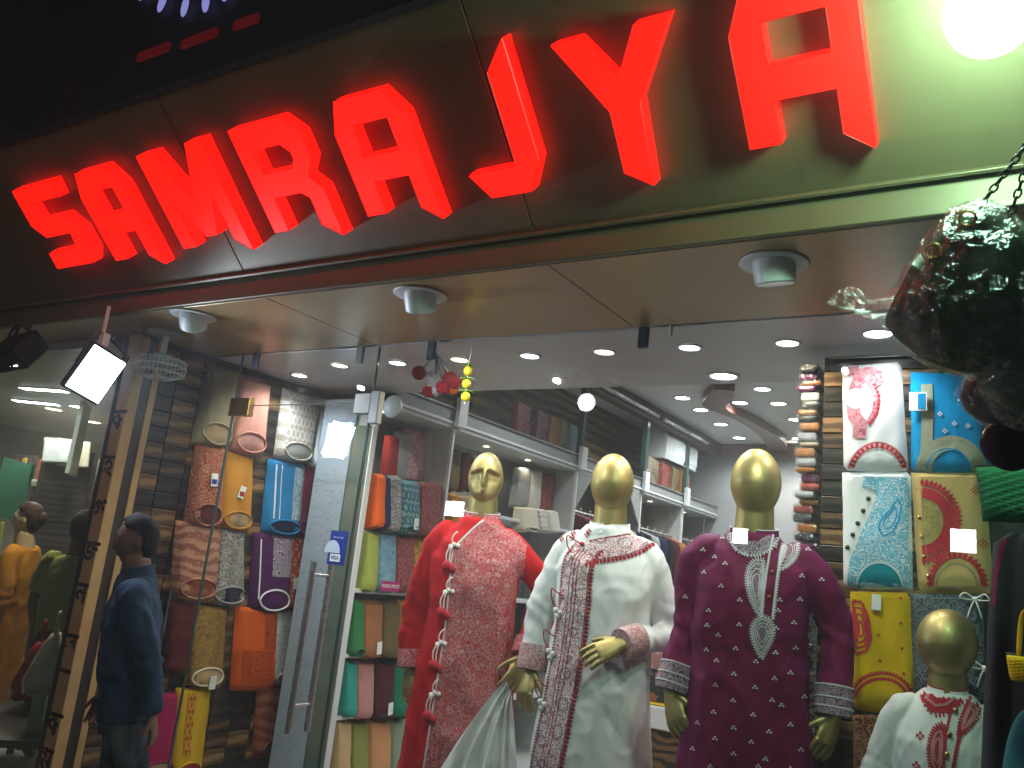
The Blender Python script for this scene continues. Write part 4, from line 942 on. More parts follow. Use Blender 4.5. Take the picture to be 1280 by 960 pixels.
# ---- red kurta
rr = onZ(611,566,BASE_Z+1.852); RL = (rr.x,rr.y,BASE_Z); RZ = radians(30)
red = thing('mannequin','gold mannequin with carved face wearing a red kurta with white printed panel','mannequin',RL,RZ,'kurta mannequins in the shop window')
A1 = arm(RL,RZ,(-.190,.01,1.385),(519,762),(513,836),.03,-.02,(511,868),-.04,(.55,.75,0),-1,.30,1.1)
A2 = arm(RL,RZ,(.190,.01,1.385),(679,742),(654,822),.02,-.12,(640,855),-.16,(-.4,.85,0),1,.30,1.1)
body(red,'body','gold_lacquer','face',[A1,A2]); stand(red); trousers(red,'pajama')
me = garment(ADULT,[sleeve(A1),sleeve(A2)],seed=1); ku = finish(me,'kurta','red_cotton',red); D = Drape(me,.0035)
o3 = (480,540); s3 = .4375
L_ = pl(Lz(RL,RZ,[(292,243),(258,272),(225,305),(200,330),(194,370),(188,450),(178,550),(164,650),(149,750),(134,850),(118,960),(104,1060),(88,1180)],o3,s3)); R_f = pl(Lz(RL,RZ,[(345,238),(375,250),(400,266),(412,290),(404,350),(396,450),(388,560),(386,650),(384,760),(392,960),(394,1060),(396,1180)],o3,s3))
zt = Lz(RL,RZ,[(318,243)],o3,s3)[0][1]; zb = .24
D.region(MB(),zb,zt,L_,lambda z:max(L_(z)+.002,R_f(z)),110,22).build('printed_panel','red_panel',ku,smooth=True)
edge = [(L_(zb+(zt-zb)*i/80)-.002,zb+(zt-zb)*i/80) for i in range(81)]
Drape(me,.005).ribbon(MB(),edge,.008,3).build('piping','emb_white',ku,smooth=True)
stand_collar(red,'red_panel','emb_white')
cuff(red,A1['w']+norm(A1['e']-A1['w'])*.085,A1['w']+norm(A1['e']-A1['w'])*.005,.062,'red_panel'); cuff(red,A2['w']+norm(A2['e']-A2['w'])*.085,A2['w']+norm(A2['e']-A2['w'])*.005,.062,'red_panel')
def toggle(parent, D, x, z, knot, cord, tassel=None, k=1.0):
    p = D.pt(x,z,.006) or Vector((x,-.14,z)); t = bpy.data.objects.new('toggle',MB().mesh()); bpy.data.objects.remove(t)
    mb = MB()
    for dx,dz in ((0,0),(.020,-.004),(-.013,-.010)): mb.ell(p+Vector((dx,-.006,dz))*k,(.011*k,.009*k,.011*k),10,8)
    for sx,L in ((-.016,.085),(.0,.10)): mb.tube(bez([p+Vector((0,-.008,0)),p+Vector((sx*.6-.008,-.016,-.02))*k,p+Vector((sx-.012,-.012,-L*.6)),p+Vector((sx-.006,-.008,-L))],3),.0035*k,6)
    mb.tube(bez([p+Vector((0,-.006,0)),p+Vector((-.010,-.012,.022))*k,p+Vector((-.002,-.012,.046))*k,p+Vector((.012,-.008,.06))*k],3),.0035*k,6)
    o = mb.build('toggle',knot,parent,smooth=True)
    if tassel:
        tb = MB()
        for dx,dz,r in ((-.02,-.10,.022),(.008,-.112,.018)): tb.ell(p+Vector((dx,-.012,dz)),(r,r*.8,r*1.1),12,8)
        tb.v = [tuple(Vector(v)+Vector((0,0,.004*noise.noise(Vector(v)*90)))) for v in tb.v]; tb.build('tassel',tassel,o,smooth=True)
for zx in ((203,322),(188,452),(166,600),(150,742)):
    x,z = Lz(RL,RZ,[zx],o3,s3)[0]; toggle(red,D,x-.005,z,'cord_white','cord_white','emb_red')

# ---- white kurta
wr_ = onZ(769,568,BASE_Z+1.852); WL = (wr_.x,wr_.y,BASE_Z); WZ = radians(17)
whi = thing('mannequin','gold egg headed mannequin in a white kurta with red embroidered placket, arm bent','mannequin',WL,WZ,'kurta mannequins in the shop window')
B1 = arm(WL,WZ,(-.190,.01,1.385),(676,770),(664,838),.02,-.02,(655,868),-.05,(.5,.8,0),-1,.30,1.1)
B2 = arm(WL,WZ,(.190,.01,1.385),(834,788),(776,806),.02,-.21,(742,818),-.25,(-.1,.9,-.45),1,.26,1.08)
body(whi,'body','gold_lacquer','egg',[B1,B2],hr=(.095,.106,.136)); stand(whi); trousers(whi,'pajama')
me = garment(ADULT,[sleeve(B1),sleeve(B2)],seed=2); ku = finish(me,'kurta','white_cotton',whi); D = Drape(me,.0035)
o4 = (620,550); s4 = .4271
neckband = Lz(WL,WZ,[(452,262),(420,288),(380,304),(340,312),(300,318),(268,326)],o4,s4)
down = Lz(WL,WZ,[(262,318),(240,345),(231,400),(226,480),(216,560),(203,650),(187,740),(168,840),(146,950),(126,1060),(104,1180)],o4,s4)
em = MB(); D.ribbon(em,neckband,.095,7); em.build('neck_embroidery','white_red_emb',ku,smooth=True)
em = MB(); Drape(me,.0042).ribbon(em,down,.125,9); em.build('placket_embroidery','white_red_emb',ku,smooth=True)
ln = MB(); D5 = Drape(me,.0055)
for off in (-.061,-.022,-.006,.010,.060): D5.ribbon(ln,[(x+off,z) for x,z in down],.0032,2)
for off in (-.045,.045): D5.ribbon(ln,[(x,z+off) for x,z in neckband],.0032,2)
comb(D5,ln,[(x+.064,z) for x,z in down],1,.020,.016,.010); comb(D5,ln,[(x,z-.049) for x,z in neckband],1,.020,.016,.010); comb(D5,ln,[(x-.064,z) for x,z in down],-1,.007,.012,.006)
ln.build('stitched_edge','emb_dark_red',ku,smooth=True)
bu = MB()
for zx in ((215,268),(215,282),(267,265),(262,275),(180,285)):
    x,z = Lz(WL,WZ,[zx],o4,s4)[0]
    for a in range(4): D5.blob(bu,circ(x+.008*cos(a*pi/2),z+.008*sin(a*pi/2),.005,6))
bu.build('buti','emb_dark_red',ku)
stand_collar(whi,'white_cotton',None,h=.05)
for A in (B1,B2): cuff(whi,A['w']+norm(A['e']-A['w'])*.105,A['w']+norm(A['e']-A['w'])*.002,.064,'white_red_cuff')
for zx in ((228,312),(184,470),(160,590),(135,738)):
    x,z = Lz(WL,WZ,[zx],o4,s4)[0]; p = D.pt(x,z) or Vector((x,-.14,z)); mb = MB()
    mb.tube(bez([p+Vector((.03,-.006,.015)),p+Vector((.0,-.022,.028)),p+Vector((-.035,-.02,.045)),p+Vector((-.03,-.018,.0)),p+Vector((-.005,-.016,-.03))],4),.0028,6)
    o = mb.build('toggle','cord_red',whi,smooth=True); tb = MB()
    for dx,dz in ((-.008,-.04),(.010,-.05),(.0,-.065)): tb.ell(p+Vector((dx,-.018,dz)),(.012,.011,.013),10,8)
    tb.build('pompom','cord_white',o,smooth=True); MB().ell(p+Vector((.03,-.008,.015)),(.012,.008,.010),10,6).build('knot','cord_red',o,smooth=True)

# ---- purple kurta
pr = onZ(947,562,BASE_Z+1.852); PL_ = (pr.x,pr.y,BASE_Z); PZ = radians(13)
pur = thing('mannequin','gold egg headed mannequin in a purple silk kurta with silver paisley embroidery','mannequin',PL_,PZ,'kurta mannequins in the shop window')
C1 = arm(PL_,PZ,(-.202,.01,1.402),(862,780),(839,866),.03,-.04,(846,902),-.07,(.45,.85,0),-1,.32,1.1)
C2 = arm(PL_,PZ,(.202,.01,1.402),(1046,792),(1041,896),.03,-.02,(1029,935),-.05,(-.6,.7,0),1,.32,1.1)
body(pur,'body','gold_lacquer','egg',[C1,C2],hr=(.095,.106,.136)); stand(pur); trousers(pur,'pajama')
me = garment(ADULT,[sleeve(C1),sleeve(C2)],seed=3); ku = finish(me,'kurta','purple_silk',pur); D = Drape(me,.0035); D5 = Drape(me,.0050); D7 = Drape(me,.0065)
o5 = (800,540); s5 = .4375
def P5(pts): return Lz(PL_,PZ,pts,o5,s5)
nk = P5([(258,268),(262,295),(280,318),(310,330),(345,328),(375,308),(392,275)])
emb = MB(); D.ribbon(emb,nk,.050,6); emb.build('neck_embroidery','silver_emb',ku,smooth=True)
pkL = P5([(383,268),(372,330),(362,400),(354,470),(349,528)]); pkR = P5([(414,270),(404,330),(394,400),(386,470),(379,532)])
wl2 = MB(); D5.ribbon(wl2,pkL,.007,2); D5.ribbon(wl2,pkR,.007,2); comb(D5,wl2,pkR,1,.010,.010,.005); comb(D5,wl2,nk,-1,.0,.02)
comb(D5,wl2,[(x,z-.024) for x,z in nk],-1,.012,.011,.006)
padL = P5([(352,365),(330,362),(312,380),(305,410),(308,445),(318,480),(332,508),(344,524),(350,500),(352,450),(356,400)])
padR = P5([(414,285),(430,284),(446,300),(452,325),(446,352),(430,372),(410,388),(398,390),(402,350),(408,315)])
drp = P5([(352,526),(334,534),(321,556),(320,580),(328,608),(348,646),(368,612),(381,585),(383,556),(372,534)])
em2 = MB(); em3 = MB()
for pad in (padL,padR,drp):
    D.blob(em2,pad); 
    for kk in (.97,.82,.62,.42): D5.ribbon(wl2,ringpath(pad,kk),.0035,2,.006)
    D7.blob(em3,[p for p in ringpath(pad,.30)[:-1]]); comb(D5,wl2,ringpath(pad,1.0),outward(pad),.010,.009,.0035)
em2.build('paisley_ground','silver_emb',ku,smooth=True); em3.build('paisley_heart','emb_mauve',ku,smooth=True)
for a,b in ((180,400),(210,355),(243,375),(233,440),(287,480),(300,347),(230,296),(175,334),(197,510),(193,552),(285,550),(225,580),(190,622),(275,618),(220,652),(332,655),(270,690),(217,722),(330,728),(385,703),(430,688),(405,780),(378,765),(268,765),(212,798),(325,805),(270,842),(430,836),(370,853),(165,830),(217,872),(320,882),(270,915),(360,930),(205,950),(460,910),(400,480),(395,510),(390,560),(440,545),(457,478),(463,410),(445,618),(388,630),(340,950),(430,960),(150,905),(300,990),(400,1000),(490,520),(470,760),(120,470),(480,330),(520,420)):
    (x,z), = P5([(a,b)])
    for dx,dz,r in ((0,.005,.0045),(-.006,-.002,.0042),(.006,-.002,.0042)): D5.blob(wl2,circ(x+dx,z+dz,r,6,r*.8))
wl2.build('silver_stitching','emb_white',ku,smooth=True)
bt = MB()
for f in (.18,.36,.54,.72,.88):
    i = int(f*(len(pkL)-1)); x = (pkL[i][0]+pkR[i][0])/2; z = (pkL[i][1]+pkR[i][1])/2; p = D.pt(x,z,.004)
    if p: bt.ell(p,(.006,.004,.006),10,6)
bt.build('button','gold_metal',ku,smooth=True)
stand_collar(pur,'purple_silk','emb_white',h=.048)
for A in (C1,C2):
    dd = norm(A['e']-A['w']); cuff(pur,A['w']+dd*.10,A['w']+dd*.004,.064,'silver_emb')
    for t_ in (.102,.062,.03): cuff(pur,A['w']+dd*(t_+.003),A['w']+dd*(t_-.003),.0665,'emb_white','cuff_stitch')
# ---- child mannequin
cr = onZ(1184,762,1.643); cr = onY(1184,762,3.27); CK = .80; CL = (cr.x,cr.y,cr.z-1.852*CK); CRZ = radians(4)
chi = thing('mannequin','small gold child mannequin in a white kurta with red paisley neckline','mannequin',CL,CRZ); 
def sk(v): return Vector(v)
c1 = dict(s=Vector((-.190,.01,1.385)),e=Vector((-.27,.03,1.12)),w=Vector((-.28,-.05,.86)),d=Vector((0,-.1,-1)),pn=Vector((1,0,0)),side=-1)
c2 = dict(s=Vector((.190,.01,1.385)),e=Vector((.27,.03,1.12)),w=Vector((.28,-.05,.86)),d=Vector((0,-.1,-1)),pn=Vector((-1,0,0)),side=1)
chi.scale = (CK,CK,CK)
body(chi,'body','gold_lacquer','egg',[c1,c2],hr=(.116,.118,.138)); stand(chi); trousers(chi,'pajama')
narrow = [(z,rx*.93,ry,cy) for z,rx,ry,cy in ADULT]
me = garment(narrow,[sleeve(c1),sleeve(c2)],seed=5); ku = finish(me,'kurta','white_cotton',chi); D = Drape(me,.004); D5 = Drape(me,.0055)
o6 = (1000,680); s6 = .2917
def P6(pts): return [(x/CK,z/CK) for x,z in Lz(CL,CRZ,pts,o6,s6,-.10)]
yk = P6([(533,628),(545,668),(580,694),(625,690),(662,660),(690,640)])
e1 = MB(); D.ribbon(e1,yk,.055,5); ps1 = P6([(610,770),(580,785),(560,830),(555,890),(565,960),(590,1010),(612,960),(616,880),(618,810)]); ps2 = P6([(745,662),(720,690),(690,760),(682,820),(720,790),(758,745),(768,700)])
for q in (ps1,ps2): D.blob(e1,q); comb(D5,e1,ringpath(q,1.0),outward(q),.013,.011,.006)
comb(D5,e1,[(x,z-.03) for x,z in yk],-1,.016,.014,.007)
pk1 = P6([(652,690),(628,800),(608,900),(592,1000),(580,1080)]); pk2 = P6([(722,660),(690,780),(665,900),(645,1020),(635,1080)])
D5.ribbon(e1,pk1,.010,2); D5.ribbon(e1,pk2,.010,2); comb(D5,e1,pk2,1,.012,.013,.006)
for q in ((515,820),(500,945),(820,900),(800,1000)):
    (x,z), = P6([q])
    for a in range(4): D5.blob(e1,circ(x+.010*cos(a*pi/2),z+.010*sin(a*pi/2),.006,6))
e1.build('red_embroidery','emb_red',ku,smooth=True)
e2 = MB()
for q in (ps1,ps2):
    for kk in (.72,.45): Drape(me,.007).ribbon(e2,ringpath(q,kk),.008,2)
Drape(me,.007).ribbon(e2,yk,.010,2); e2.build('pink_stitching','emb_pink',ku,smooth=True)
bt = MB()
for q in ((665,715),(642,815),(630,900),(612,985)):
    (x,z), = P6([q]); p = D.pt(x,z,.004)
    if p: bt.ell(p,(.011,.006,.011),12,6)
bt.build('button','gold_metal',ku,smooth=True); stand_collar(chi,'white_cotton','emb_red',h=.05,r=.074)
for A in (c1,c2): cuff(chi,A['w']+norm(A['e']-A['w'])*.10,A['w'],.064,'white_red_cuff')
struct(MB().box((CL[0]-.22,CL[1]-.14,.331),(CL[0]+.30,CL[1]+.20,CL[2]-.001)).build('display_plinth','cabinet_white',bevel=.004))
# ---- sheer white cloth gathered at the red mannequin's hand
cloth('sheer_white',(.86,.87,.88),.6)
MAT['sheer_white'].node_tree.nodes['Principled BSDF'].inputs['Alpha'].default_value = .93
top = local_of(RL,RZ,640,870,-.20); wd = Vector((cos(RZ),sin(RZ),0)); nd = Vector((-sin(RZ),cos(RZ),0))
sc_ = thing('sheer_cloth','sheer pleated white cloth hanging before the red kurta','cloth',Vector(RL)+wd*top.x+nd*top.y+Vector((0,0,top.z)),RZ)
mb = MB(); nu, nv = 60, 30; vs = []
for i in range(nv+1):
    v = i/nv; z = -v*.52
    for j in range(nu+1):
        u = j/nu; x = (-.36*u+.0)*v**.8+(1-u)*.10*v; x -= .03*(1-v)*u
        vs.append(Vector((x,-.03*v-(.012+.035*v)*sin(u*27+v*2.5+5*noise.noise(Vector((u*5,v*1.6,7))))*.7-.012*noise.noise(Vector((u*14,v*6,2))), z+.06*u*(1-v)+.02*sin(u*21)*v)))
fs = [(i*(nu+1)+j,i*(nu+1)+j+1,(i+1)*(nu+1)+j+1,(i+1)*(nu+1)+j) for i in range(nv) for j in range(nu)]
mb.add(vs,fs).build('pleats','sheer_white',sc_,smooth=True)
# ================================================================== the panel of kurtas beside the window
YP = 3.52
panY = lambda x,y: onY(x,y,YP-.004)
pa = onY(1031,447,YP); pb = onY(1262,447,YP)
struct_panel = thing('kurta_display_board','tall dark and tan striped wood panel carrying the bright kurtas','display board',(pa.x,YP,.33))
MB().box((0,.002,0),(pb.x-pa.x+.3,.03,pa.z-.33)).build('backing','dark_joint',struct_panel)
n = 36; hh = (pa.z-.33)/n; strip = {}
for i in range(n):
    kk = random.choice((0,0,1,2,2)); mt = ('tile_tan','tile_brown','tile_dark')[kk]
    if kk not in strip: o = strip[kk] = MB().box((.001,-.010,.002),(.42,.001,hh-.002)).build('slat',mt,struct_panel,bevel=.002); o.location = (0,0,i*hh)
    else: instance(strip[kk],struct_panel,(random.uniform(0,.004),random.uniform(-.002,.002),i*hh))
MB().tube([(.02,-.03,pa.z-.33-.01),(.75,-.03,pa.z-.33-.01)],.006,8).build('rail','brushed_steel',struct_panel,smooth='auto')
cloth('bright_white',(.70,.71,.72)); printed('paisley_red',(.50,.12,.16),(.62,.5,.5),(.36,.02,.05),'floral',110,amt=.4); cloth('azure',(.005,.27,.55)); printed('gold_zari',(.45,.42,.24),(.22,.28,.26),kind='floral',scale=110); printed('cyan_floral',(.62,.70,.74),(.02,.33,.55),(.04,.42,.60),'floral',52,amt=.62)
cloth('sand',(.55,.38,.15)); printed('olive_print',(.42,.34,.12),(.22,.18,.06),kind='floral',scale=100); cloth('amber',(.66,.40,.006)); printed('slate_print',(.03,.035,.045),(.24,.28,.32),kind='floral',scale=80,amt=.5); printed('wine_gold',(.13,.015,.02),(.45,.26,.14),kind='floral',scale=70,amt=.4); cloth('teal_bright',(.01,.26,.34)); cloth('pale_board',(.58,.60,.60))
G4 = 'bright kurtas displayed on the striped panel'
def PQ(t): 
    loc = Vector(t.location)
    def f(pts): return [((lambda q:(q.x,q.z))(local_of(loc,0,a,b,-.03))) for a,b in pts]
    return f
def dcrop(pts,o=(1000,430),s=.302): return [(o[0]+a*s,o[1]+b*s) for a,b in pts]
def arcz(cx,cz,rx,rz,a0,a1,n=24): return [(cx+rx*cos(a0+(a1-a0)*i/n), cz+rz*sin(a0+(a1-a0)*i/n)) for i in range(n+1)]
def scoop(t,D,off,pxs,inner,band,name='neck_opening'):
    pts = PQ(t)(dcrop(pxs)); mb = D(off).blob(MB(),pts); mb.build(name,inner,t,smooth=True); 
    rb_ = D(off+.002).ribbon(MB(),pts+[pts[0]],.006,2); rb_.build('neck_band',band,t,smooth=True); return pts
HK = lambda lab,cor,mat,seed: hang_cloth('display_kurta',lab,'kurta',cor,panY,0,mat,G4,.030,None,None,seed,.5,None,None,16,24)
# white with red paisley
t,bo,D_,q = HK('white kurta with red paisley print on the striped panel',((1053,458),(1127,453),(1136,589),(1055,588)),'bright_white',11); D = lambda o:Drape(bo.data,o); F = PQ(t)
mb = MB(); D(.003).ribbon(mb,F(dcrop([(190,110),(230,100),(250,130),(235,170),(215,230),(225,300),(250,330),(245,390)])),.050,6); D(.003).ribbon(mb,F(dcrop([(250,120),(290,105),(325,125),(330,155),(305,165),(280,140)])),.032,5); D(.003).ribbon(mb,F(dcrop([(300,170),(318,220),(310,280),(285,325)])),.022,3)
mb.build('paisley_print','paisley_red',t,smooth=True)
mb = MB(); ar = F(dcrop(arcz(322,560,125,-150,0,pi))); D(.004).ribbon(mb,ar,.004,2); ar2 = F(dcrop(arcz(322,560,108,-132,0,pi))); D(.004).ribbon(mb,ar2,.004,2); comb(D(.004),mb,ar2,-1,.020,.017,.010); comb(D(.004),mb,F(dcrop([(303,170),(322,220),(314,280),(285,328)])),1,.014,.016,.010); comb(D(.004),mb,ar,-1,.008,.008,.004)
mb.build('leaf_print','emb_red',t,smooth=True); scoop(t,D,.006,arcz(322,545,88,-90,0,pi),'pale_board','bright_white')
# azure with gold border
t,bo,D_,q = HK('azure blue kurta with gold border and a white card',((1138,465),(1236,470),(1240,590),(1139,590)),'azure',12); D = lambda o:Drape(bo.data,o); F = PQ(t)
mb = MB(); D(.003).ribbon(mb,F(dcrop([(524,165),(528,300),(524,420),(520,520)])),.040,4); D(.003).ribbon(mb,F(dcrop(arcz(625,540,118,-130,0,pi))),.055,5); mb.build('gold_border','gold_zari',t,smooth=True)
mb = MB()
for a,b in ((580,290),(695,340),(640,330),(720,260),(600,360)):
    (x,z), = F(dcrop([(a,b)]))
    for k in range(4): D(.004).blob(mb,circ(x+.006*cos(k*pi/2),z+.006*sin(k*pi/2),.004,6))
mb.build('buti','emb_white',t); scoop(t,D,.006,arcz(615,530,92,-95,0,pi),'pale_board','azure')
c0,c1_ = F(dcrop([(455,205),(528,280)])); cdx = MB().prism([(c0[0],c1_[1]),(c1_[0],c1_[1]),(c1_[0],c0[1]),(c0[0],c0[1])],(0,-.050,0),(1,0,0),(0,0,1),(0,.002,0)).build('price_card','paper',t)
MB().prism([((c0[0]+c1_[0])/2,c1_[1]+.006),(c1_[0]-.005,c1_[1]+.006),(c1_[0]-.005,c0[1]-.006),((c0[0]+c1_[0])/2,c0[1]-.006)],(0,-.0515,0),(1,0,0),(0,0,1),(0,.001,0)).build('card_print','azure',cdx)
# white with cyan floral yoke
t,bo,D_,q = HK('white kurta with cyan floral print and dark buttons',((1053,591),(1139,590),(1142,738),(1055,734)),'bright_white',13); D = lambda o:Drape(bo.data,o); F = PQ(t)
lf = pl(F(dcrop([(262,560),(250,590),(320,610),(300,680),(262,760),(235,830),(205,900),(190,1000)]))); rf = pl(F(dcrop([(440,545),(452,600),(460,700),(462,850),(464,1000)])))
zz = F(dcrop([(300,548),(300,1010)])); D(.003).region(MB(),zz[1][1],zz[0][1],lf,rf,40,14).build('floral_yoke','cyan_floral',t,smooth=True)
mb = MB(); pz = F(dcrop([(372,690),(340,720),(325,760),(345,795),(385,780),(410,730),(420,670),(405,640)])); D(.004).ribbon(mb,ringpath(pz,1),.006,2); D(.004).ribbon(mb,ringpath(pz,.6),.005,2); mb.build('paisley_line','azure',t,smooth=True)
bt = MB()
for a,b in ((283,640),(262,690),(240,742),(220,790),(197,842)):
    (x,z), = F(dcrop([(a,b)])); p = D(.006).pt(x,z)
    if p: bt.ell(p,(.009,.006,.009),10,6)
bt.build('button','dark_metal',t,smooth=True); scoop(t,D,.006,[(a,b) for a,b in arcz(330,1010,95,-105,0,pi)],'teal_bright','bright_white')
# sand with red half sunburst
t,bo,D_,q = HK('sand coloured kurta with a red half sunburst print',((1139,591),(1231,591),(1243,742),(1148,740)),'sand',14); D = lambda o:Drape(bo.data,o); F = PQ(t)
def half(r,n=30): return F(dcrop([(505+r*sin(a)*.93,735-r*cos(a)*1.02) for a in [pi*i/n for i in range(n+1)]]))
h0 = half(96); D(.003).blob(MB(),h0).build('sunburst_heart','olive_print',t,smooth=True)
mb = MB(); D(.003).ribbon(mb,half(118),.040*.302*3.2*.9,4); D(.004).ribbon(mb,half(98),.004,2); D(.004).ribbon(mb,half(146),.004,2); comb(D(.004),mb,half(148),1,.026,.014,.010)
fr = F(dcrop(arcz(650,1000,100,-118,.05,pi))); comb(D(.004),mb,fr,-1,.024,.015,.011); D(.004).ribbon(mb,fr,.004,2)
for a,b in ((727,605),(757,825)):
    (x,z), = F(dcrop([(a,b)]))
    for i in range(3):
        for j in range(3): D(.004).blob(mb,[(x+(i-j)*.007,z+(i+j-2)*.007-.004),(x+(i-j)*.007+.004,z+(i+j-2)*.007),(x+(i-j)*.007,z+(i+j-2)*.007+.004),(x+(i-j)*.007-.004,z+(i+j-2)*.007)])
mb.build('sunburst_print','emb_red',t,smooth=True); bt = MB()
for a,b in ((493,717),(503,797),(513,880),(530,960)):
    (x,z), = F(dcrop([(a,b)])); p = D(.005).pt(x,z)
    if p: bt.ell(p,(.007,.005,.007),10,6)
bt.build('button','gold_metal',t,smooth=True); mb = D(.004).ribbon(MB(),F(dcrop([(470,600),(500,600),(512,760),(535,960)])),.003,2); mb.build('placket_seam','tan',t); scoop(t,D,.006,arcz(650,1005,84,-96,0,pi),'sand','olive_beige')
# amber with red border, slate, wine
t,bo,D_,q = HK('amber yellow kurta with red paisley border and a hanging tag',((1063,739),(1138,741),(1144,892),(1066,887)),'amber',15); D = lambda o:Drape(bo.data,o); F = PQ(t); d7 = lambda pts: dcrop(pts,(1000,680),.2917)
mb = MB(); half_p = F(d7([(225,245),(262,250),(290,320),(300,400),(285,455),(240,470),(228,440)])); 
for kk in (1,.78,.55,.3): D(.003).ribbon(mb,ringpath(half_p,kk),.007,2)
comb(D(.003),mb,ringpath(half_p,1),outward(half_p),.010,.009,.005)
ar = F(d7(arcz(350,660,125,-105,.1,pi-.1))); comb(D(.003),mb,ar,-1,.012,.010,.006); D(.003).ribbon(mb,ar,.006,2); D(.003).ribbon(mb,F(d7(arcz(350,668,112,-92,.1,pi-.1))),.010,2)
for a,b in ((430,232),(432,340),(335,390),(437,448),(343,500),(445,555)):
    (x,z), = F(d7([(a,b)])); D(.004).blob(mb,[(x-.007,z+.004),(x+.007,z+.004),(x,z-.007)])
mb.build('red_border','emb_red',t,smooth=True)
pts = F(d7(arcz(345,700,110,-80,0,pi))); D(.005).blob(MB(),pts).build('neck_fold','yellow_cloth',t,smooth=True); (x,z), = F(d7([(330,250)])); MB().box((x-.016,-.048,z-.028),(x+.016,-.046,z+.028)).build('price_tag','paper',t)
t,bo,D_,q = HK('dark slate kurta with grey paisley print and white tie cords',((1139,742),(1229,744),(1232,875),(1143,872)),'slate_print',16); F = PQ(t)
for px,py in ((1219,749),(1231,835)):
    (x,z), = F([(px,py)]); mb = MB(); p = Vector((x,-.045,z)); mb.ell(p,(.010,.008,.008),10,6)
    for s_ in (-1,1): mb.tube(bez([p,p+Vector((s_*.03,-.01,.018)),p+Vector((s_*.045,-.01,.0)),p+Vector((s_*.01,-.006,-.004))],4),.0028,6); mb.tube(bez([p,p+Vector((s_*.012,-.012,-.03)),p+Vector((s_*.022,-.006,-.065))],4),.0028,6)
    mb.build('tie_cord','cord_white',t,smooth=True)
HK('dark wine kurta with gold print under the amber one',((1066,893),(1130,893),(1132,990),(1068,990)),'wine_gold',17)
# wrapped packets stacked edge-on behind the striped panel
G5 = 'plastic wrapped packets stacked beside the striped panel'
pm = ['pk_purple','pk_black','pk_brown','pk_orange','pk_red','pk_black','pk_brown','pk_orange','pk_beige','pk_silver','pk_black']
cn = dict(pk_brown='brown',pk_silver='silvery',pk_purple='purple',pk_maroon='maroon',pk_black='black',pk_beige='beige',pk_orange='orange',pk_red='red',pk_olive='olive',pk_white='white')
z = .331
pw = onY(1012,500,YP+.1).x; pe = onY(1033,500,YP+.1).x-.004
seq = []
while z < onY(1030,455,YP+.1).z-.06:
    h = random.uniform(.024,.042); m_ = random.choice([m for m in pm if not seq or m != seq[-1][0]]); seq.append((m_,h,z)); z += h
for i,(m_,h,z) in enumerate(seq):
    on_ = ', on the platform' if i == 0 else ', on a '+cn[seq[i-1][0]]+' one'; un_ = ', under a '+cn[seq[i+1][0]]+' one' if i+1 < len(seq) else ', topmost'
    lab = cn[m_]+' wrapped packet by the striped panel'+on_+un_
    packet(((pw+pe)/2+random.uniform(-.022,.004),YP+.12+random.uniform(-.01,.02),z),random.uniform(-.06,.06),abs(pe-pw)+.012,h-.003,.24,m_,lab,G5)
# ================================================================== charms over the window
ty = YG+.03
ps = thing('pompom_tassel','red and white pompom tassels hanging in the window','tassel',onY(545,442,ty))
for i,(px,py,mt,r) in enumerate(((524,466,'emb_red',.038),(533,489,'emb_red',.031),(536,470,'emb_white',.032),(545,476,'emb_white',.034),(545,487,'emb_white',.031),(558,472,'emb_red',.040),(554,484,'emb_red',.038),(567,477,'emb_red',.035),(563,487,'orange_cloth',.020))):
    c = onY(px,py,ty)-ps.location; c.y += (i%3)*.012; mb = MB(); rng = random.Random(i)
    mb.ell(c,(r*.78,)*3,14,10)
    for k in range(260):
        d = norm((rng.gauss(0,1),rng.gauss(0,1),rng.gauss(0,1))); a = c+d*r*.6; b = c+d*r*rng.uniform(.84,.98); mb.tube([a,b],[.004,.0022],4)
    pp = mb.build('pompom',mt,ps,smooth=False); MB().tube(bez([(0,0,.0),(c.x*.4,c.y,c.z*.4),c],4),.007 if i%2 else .004,6).build('cord',('grey_cloth','white_cloth','navy')[i%3],pp,smooth=True)
M('lemon',(.72,.62,.02),.35,var=.12,bump=.3,bs=120); M('chilli',(.12,.26,.02),.35)
lp = onY(590,428,YG-.05); lm = thing('lemon_chilli_charm','string of yellow lemons and green chillies hanging from the canopy','charm',lp)
MB().tube([(0,0,.02),(.002,0,-.05),(-.003,0,-.09),(0,0,-.29)],.0025,6).build('string','cord_white',lm)
for px,py in ((585,464),(583,480),(582,496)):
    c = onY(px,py,YG-.05)-lp; mb = MB(); mb.ell(c,(.021,.021,.023),16,12); mb.v = [tuple(v) for v in mb.v]; mb.build('lemon','lemon',lm,smooth=True)
    ch = MB()
    for k in range(4): a = k*1.6+px; ch.tube(bez([c+Vector((0,0,.024)),c+Vector((.018*cos(a),.018*sin(a),.030)),c+Vector((.038*cos(a),.038*sin(a),.022))],3),[.004,.004,.0038,.0035,.003,.002,.001],6)
    ch.build('chilli','chilli',lm,smooth=True)
